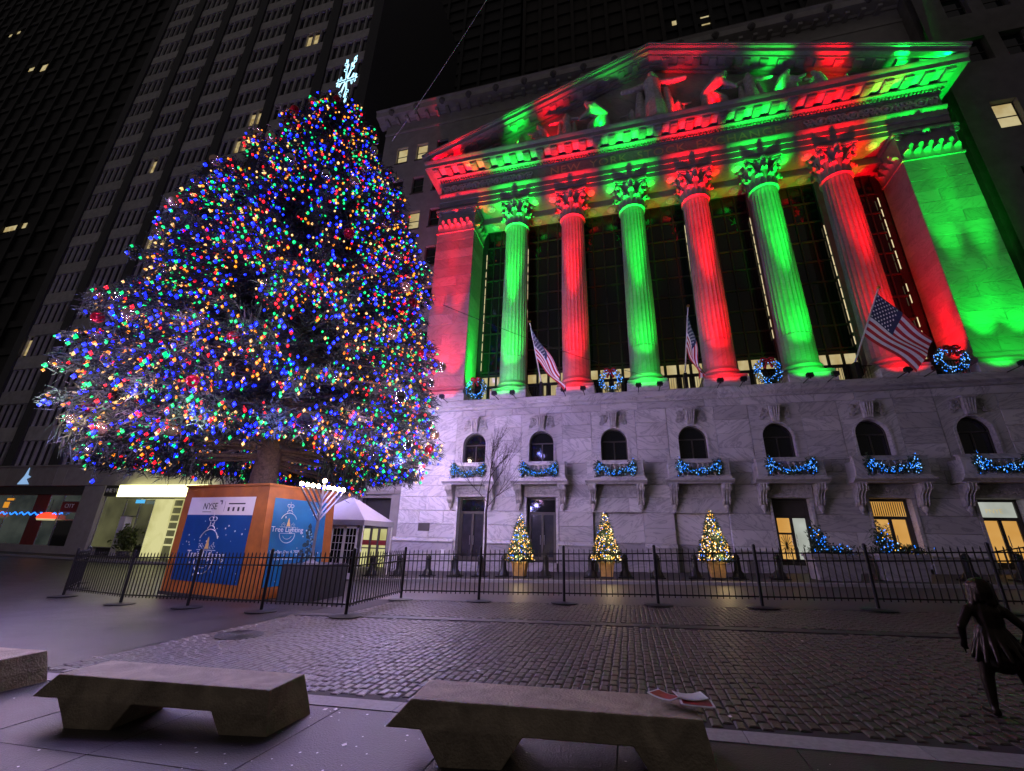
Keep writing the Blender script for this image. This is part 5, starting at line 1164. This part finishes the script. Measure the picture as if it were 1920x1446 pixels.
# ------------------------------------------------------------------ wreaths, garlands, flags on the exchange
def wreath(x, lab):
    t = thing('wreath', lab, 'wreath', (x, D - .36, 10.76), 'lit wreaths on the ledge'); r_ = np.random.default_rng(int(x*10 + 200))
    n = 500; a = r_.uniform(0, 2*pi, n); b = r_.uniform(0, 2*pi, n); rr = .60 + .15*np.cos(b); c = np.stack([rr*np.cos(a), .13*np.sin(b), .80 + rr*np.sin(a)], 1)
    v, f = sprigs(c, np.stack([np.cos(a), r_.normal(-.3, .4, n), np.sin(a)], 1), .17, .03, 3, .6, r_); put('foliage', soup('foliage', v, f, NEEDLE2), t, kind='stuff')
    n = 120; a = r_.uniform(0, 2*pi, n); b = r_.uniform(pi*.95, 2.05*pi, n); rr = .60 + .17*np.cos(b); v, f = blobs(np.stack([rr*np.cos(a), .17*np.sin(b), .80 + rr*np.sin(a)], 1), r_.uniform(.02, .034, n)); put('bulbs', soup('bulbs', v, f, [BLUE_LED, PALE_LED], np.repeat(r_.choice(2, n, p=[.55, .45]), 8)), t, kind='stuff')
    g = MB().sphere((0, -.22, 1.42), .09, 10, 6)
    for s in (-1, 1):
        g.path([(0, -.22, 1.42), (s*.16, -.25, 1.52), (s*.32, -.24, 1.50), (s*.34, -.23, 1.36), (s*.16, -.22, 1.36), (0, -.21, 1.42)], [.04, .07, .075, .07, .06, .04], 6); g.path([(0, -.22, 1.4), (s*.1, -.24, 1.2), (s*.2, -.22, .92)], [.05, .06, .075], 5)
    g.obj('bow', RED_CLOTH, t, True, False)
wreath(BX[0], 'blue-lit wreath with red bow by the corner pier next to the big tree'); wreath(BX[2] + .02, 'blue-lit wreath with red bow between the second and third columns, a flag on either side'); wreath(BX[4], 'blue-lit wreath with red bow between the middle flag and the widest flag'); wreath(BX[6] - .2, 'blue-lit wreath with red bow at the pier beside the dark office block')
r_ = np.random.default_rng(4); cs = []
for s in (-1, 1): cs.append(r_.normal(0, 1, (220, 3))*np.array([.11, .05, .20]) + np.array([s*.98, -.05, .62]))
u = r_.uniform(-.95, .95, 420); cs.append(np.stack([u, r_.normal(-.05, .05, 420), .32 + .40*np.abs(u)**1.6 + r_.normal(0, .10, 420)], 1)); cs = np.concatenate(cs)
v, f = sprigs(cs, r_.normal(0, 1, (len(cs), 3)), .16, .035, 3, .5, r_); GF = soup('foliage', v, f, NEEDLE2)
GB = []
for k in range(3):
    c = cs[r_.choice(len(cs), 130, replace=False)].copy(); c[:, 1] = -.12 - r_.random(130)*.06; v, f = blobs(c, r_.uniform(.016, .028, 130)); GB.append(soup('bulbs', v, f, [BLUE_LED, PALE_LED], np.repeat(r_.choice(2, 130, p=[.68, .32]), 8)))
GL = ['behind the bare young tree', 'above the dark doorway with the potted tree before it', 'above the first blank niche, next to the dark doorways', 'above the second blank niche, next to the white-lit door', 'above the white-lit door', 'above the amber double door', 'above the doorway with the white lit transom']
for i, b in enumerate(BX):
    t = thing('garland', f'blue-lit swag garland on the balcony {GL[i]}', 'garland', (b, D - 1.02, 5.2), 'garlands on the balconies'); put('foliage', GF, t, kind='stuff'); put('bulbs', GB[i % 3], t, kind='stuff')
def flag(x, fly, lab, fold, ph):
    p0 = Vector((x, D - .1, 11.75)); p1 = Vector((x, 23.15, 14.38)); dirp = (p1 - p0).normalized(); t = thing('flag', lab, 'flag', p0, 'national flags on the ledge')
    MB().tube(p0, p1, .05, .035, 10).obj('pole', WHITE, t, smooth=True); MB().sphere(p1 + dirp*.06, .09, 12, 8).obj('finial', GOLD, t, smooth=True); MB().box(x - .1, x + .1, D - .3, D + .3, 10.76, 11.8).obj('bracket', IRON, t)
    top = p1 - dirp*.25; H = 2.55; fly = Vector(fly); Lf = fly.length; nrm = fly.cross(dirp).normalized()
    def P(u, v):    # u along the fly, v down the hoist
        q = top - dirp*(v*H*(1 - fold*u)) + fly*u; q += nrm*(.16*u**.6*sin(6.5*u + 5*v + ph) + .10*u*sin(11*v + 2*u + ph)) + Vector((0, 0, -.18*u*(1 - u)*(1 - v))); return q
    g = MB(); NU = 24; NV = 26; vv = [P(i/NU, j/NV) for j in range(NV + 1) for i in range(NU + 1)]
    for j in range(NV):
        for i in range(NU):
            mi = 2 if (i < NU*.42 and j < 14) else (0 if (j//2) % 2 == 0 else 1); a = j*(NU + 1) + i
            g.f.append((a, a + 1, a + NU + 2, a + NU + 1)); g.m.append(mi)
    g.v = [tuple(q) for q in vv]; g.obj('cloth', [RED_CLOTH, WHITE_CLOTH, NAVY_CLOTH], t, smooth=True)
    s_ = MB()
    for r0 in range(9):
        for c0 in range(6 if r0 % 2 == 0 else 5):
            u = (.035 + .066*c0 + (0 if r0 % 2 == 0 else .033))*1.0; vq = .035 + .0575*r0; c = P(u, vq); du = (P(u + .01, vq) - c).normalized(); dv = (P(u, vq + .01) - c).normalized(); nn = du.cross(dv).normalized()
            for sg in (-1, 1):
                pts = [c + nn*.012*sg + (du*cos(pi/2 + k*pi/5) + dv*(-sin(pi/2 + k*pi/5)))*(.06 if k % 2 == 0 else .026) for k in range(10)]; s_.add(pts + [c + nn*.012*sg], [(k, (k + 1) % 10, 10) for k in range(10)])
    s_.obj('stars', WHITE_CLOTH, t)
flag(BX[1], (1.75, .3, -2.9), 'striped national flag drooping by the first red column, nearest the big tree', .35, .3); flag(BX[3], (.42, .5, -3.3), 'striped national flag hanging in narrow folds beside the middle red column', .68, 1.2); flag(BX[5], (1.75, .1, -2.75), 'striped national flag blown out wide in front of the last red column', .25, 2.2)
# ------------------------------------------------------------------ stone benches
def bench(x, y, rz, lab):
    t = thing('stone_bench', lab, 'bench', (x, y, zg(x) + .003), 'stone benches on the near pavement', rz)
    L_, W_ = 2.48, .56
    pr = [(-.17, .245), (.14, .245), (.32, 0), (.82, 0), (1.0, .245), (1.88, .245), (2.06, 0), (L_ + .05, 0), (L_ + .0, .25), (L_ - .04, .45), (.03, .45)]
    n = len(pr); mb = MB().prism(pr, 0, W_, 'y')
    v = [list(p) for p in mb.v]
    for i in range(n):        # the block is cut a little askew, as quarried pieces are
        if pr[i][1] < .4: v[i][1] -= .03; v[n + i][1] += .02
        if pr[i][0] > 2.4: v[n + i][0] += .10*(1 - pr[i][1]/.6)
        if pr[i][0] < 0: v[n + i][0] += .07
    mb.v = [tuple(p) for p in v]; o = mb.obj('bench_block', CONC, t, False, False)
    m_ = o.modifiers.new('b', 'BEVEL'); m_.width = .012; m_.segments = 2; m_.limit_method = 'ANGLE'
bench(-5.93, 3.92, radians(7.5), 'low stone bench before the round manhole, with nothing lying on it')
bench(-1.93, 4.03, radians(8.), 'low stone bench with folded red booklets lying on it'); bench(-10.25, 4.12, radians(8), 'low stone bench of which only a slanted end shows past the empty bench')
# booklets on the bench
def booklet(x, y, z, rz, sx, sy, lab, m, curl):
    mb = MB(); nu = 6; v = []; 
    for i in range(nu + 1):
        for j in (0, 1): u = i/nu - .5; v.append((u*sx, (j - .5)*sy, curl*(u*2)**2))
    f = [(2*i, 2*i + 2, 2*i + 3, 2*i + 1) for i in range(nu)]; k = len(v); v += [(a, b, c + .006) for a, b, c in v]
    mb.add(v, f + [tuple(q + k for q in g) for g in f] + [(2*i + s, 2*i + 2 + s, k + 2*i + 2 + s, k + 2*i + s) for i in range(nu) for s in (0, 1)] + [(0, 1, k + 1, k), (2*nu, 2*nu + 1, k + 2*nu + 1, k + 2*nu)])
    o = mb.obj('booklet', PRINT_WHITE, label=lab, cat='booklet', group='booklets on the bench'); o.location = (x, y, z); o.rotation_euler = (0, 0, rz)
    w_ = MB(); v = []
    for i in range(nu + 1):
        for j in (0, 1): u = (i/nu - .5)*.86; v.append((u*sx, (j - .5)*sy*.84, curl*(u*2)**2 + .0085))
    w_.add(v, [(2*i, 2*i + 2, 2*i + 3, 2*i + 1) for i in range(nu)]).obj('cover_print', m, o, False, False)
bz = zg(-.6) + .003 + .452
booklet(.22, 4.66, bz + .001, radians(-38), .24, .17, 'red booklet with white border lying flat, the one by itself', PAPER_RED, .012); booklet(.47, 4.58, bz + .001, radians(2), .27, .19, 'red booklet under the folded white one, its lower edge showing', mat('booklet_dark', (.32, .015, .02), .4, var=.4, scale=12), .004)
booklet(.43, 4.66, bz + .014, radians(14), .25, .17, 'folded white booklet on top of the dark red one', WHITE, .02)
# ------------------------------------------------------------------ bronze child statue (plain stand-in)
def child():
    c = []
    def add(a, b, r0, r1): c.append((a, b, r0, r1))
    for s, fx_ in ((-1, -.17), (1, .20)):
        add((fx_*.55, 0, .60), (fx_*.85, .02, .33), .078, .055); add((fx_*.85, .02, .33), (fx_, -.01, .08), .058, .036); add((fx_, -.02, .035), (fx_ + s*.02, .13, .03), .036, .030); add((fx_, -.03, .03), (fx_, -.03, .05), .038, .036)
    for k in range(15):
        a = k/15*2*pi; add((.095*cos(a), .075*sin(a), .78), (.24*cos(a) + .03, .195*sin(a), .50 + .02*sin(3*a)), .038, .020)
    add((0, 0, .52), (0, 0, .78), .15, .115); add((0, 0, .78), (0, .01, .96), .112, .125); add((-.09, 0, .98), (.09, 0, .98), .07, .07); add((0, 0, 1.0), (0, .01, 1.07), .048, .045)
    add((0, .01, 1.155), (0, .015, 1.19), .098, .102); add((0, -.035, 1.14), (0, -.03, 1.20), .095, .095)
    for k in range(11):
        a = pi*(.9 + 1.2*k/10); add((.085*cos(a), .075*sin(a), 1.22), (.11*cos(a), .09*sin(a) - .01, 1.05 + .02*sin(5*k)), .028, .016)
    add((0, .115, 1.14), (0, .122, 1.15), .018, .016)
    for s in (-1, 1):
        sh = (s*.145, 0, .97); el = (s*.265, -.05, .80); wr = (s*.235, .06, .645); add(sh, el, .048, .038); add(el, wr, .038, .027)
        add(wr, (s*.235, .09, .60), .028, .030)
        for q, l_ in ((-.022, .05), (-.007, .06), (.008, .056), (.022, .045)): add((s*.235 + q*.3, .10 + q, .585), (s*.23 + q*.3, .10 + q*1.3, .585 - l_), .010, .008)
        add((s*.225, .075, .60), (s*.20, .10, .565), .011, .009)
    return c
me = figure_mesh('bronze_statue', child(), BRONZE, .010, 2); zmin = min(q.co.z for q in me.vertices)
me.transform(Matrix.Translation((0, 0, -zmin))); put('bronze_statue', me, None, loc=(3.68, 6.28, zg(3.68) + .006), rot=(0, 0, radians(-8)), label='dark bronze statue of a standing child in a dress, back turned, on the setts', cat='statue')
# person by the lit doorway
def adult(s=1.):
    c = [((-.08, 0, .06), (-.09, .01, .48), .06, .075), ((.09, .03, .06), (.09, .02, .48), .06, .075), ((-.09, .01, .48), (-.08, 0, .9), .08, .10), ((.09, .02, .48), (.08, 0, .9), .08, .10), ((0, 0, .75), (0, 0, 1.12), .17, .16), ((0, 0, 1.1), (0, 0, 1.38), .165, .18), ((0, 0, 1.4), (0, 0, 1.52), .07, .06), ((0, .0, 1.6), (0, 0, 1.66), .10, .105), ((0, -.09, 1.6), (0, -.10, 1.6), .02, .02)]
    for q in (-1, 1): c += [((q*.19, 0, 1.38), (q*.25, .02, 1.1), .07, .055), ((q*.25, .02, 1.1), (q*.2, -.12, .9), .05, .04), ((q*.2, -.12, .9), (q*.18, -.16, .84), .035, .03)]
    return c
me = figure_mesh('person', adult(), COAT, .028, 2); zmin = min(q.co.z for q in me.vertices); me.transform(Matrix.Translation((0, 0, -zmin)))
put('person', me, None, loc=(-17.35, 26.2, zg(-17.35) + .121), rot=(0, 0, .6), label='person in a grey hooded coat standing at the glowing doorway behind the tent', cat='person')
# iron ramp railing at the last doorway
RLG = thing('ramp_railing', 'black iron ramp railing before the doorway with the white lit transom', 'railing', (17.2, 24.6, zg(17.2) + .12)); mb = MB(); zf = zg(17.2) + .12
mb.path([(15.2, 24.6, zf + .95), (17.2, 24.6, zf + 1.35), (20.2, 24.6, zf + 1.35)], .03, 6); mb.path([(15.2, 24.6, zf + .25), (17.2, 24.6, zf + .6), (20.2, 24.6, zf + .6)], .02, 6); mb.obj('handrail', IRON, RLG)
for k in range(21): x = 15.2 + .25*k; zt_ = zf + .95 + min(max(x - 15.2, 0)/2*.4, .4); MB().tube((x, 24.6, zf - .05), (x, 24.6, zt_), .014 if k % 5 else .032, None, 6).obj('baluster', IRON, RLG)
MB().ring((16.6, 24.58, zf + .9), .2, .015, 14, 4).ring((17.6, 24.58, zf + 1.0), .22, .015, 14, 4).ring((18.6, 24.58, zf + 1.0), .22, .015, 14, 4).obj('scrolls', IRON, RLG)
HR = thing('handrail_loop', 'pair of looped iron handrails beside the wing doorway', 'railing', (-14.7, 25.9, zg(-14.7) + .12)); zf = zg(-14.7) + .12
for q in (0, .35): MB().path([(-15.3, 25.6 + q, zf), (-15.2, 25.6 + q, zf + .5), (-14.75, 25.6 + q, zf + 1.05), (-14.5, 25.6 + q, zf + 1.1), (-14.45, 25.6 + q, zf + .9), (-14.45, 25.6 + q, zf)], .025, 6).obj('rail', IRON, HR)
# guy wires of the tree
def at(px, py, y): d = fwd*802.9 + r2*(px - 960) - u2*(py - 723); return Vector((0, 0, CAMH)) + d*(y/d.y)
for (a, b, lab) in ((at(735, 265, 15.3), at(925, -20, 11.0), 'thin pale guy wire running up from the tree over the street'), (at(830, 572, 14.6), at(1215, 706, D - .3), 'thin dark guy wire from the tree to the ledge between the columns')):
    n = 12; pts = [a.lerp(b, k/n) + Vector((0, 0, -.25*sin(pi*k/n))) for k in range(n + 1)]; MB().path(pts, .013, 5).obj('guy_wire', METAL if 'pale' in lab else IRON, label=lab, cat='wire')
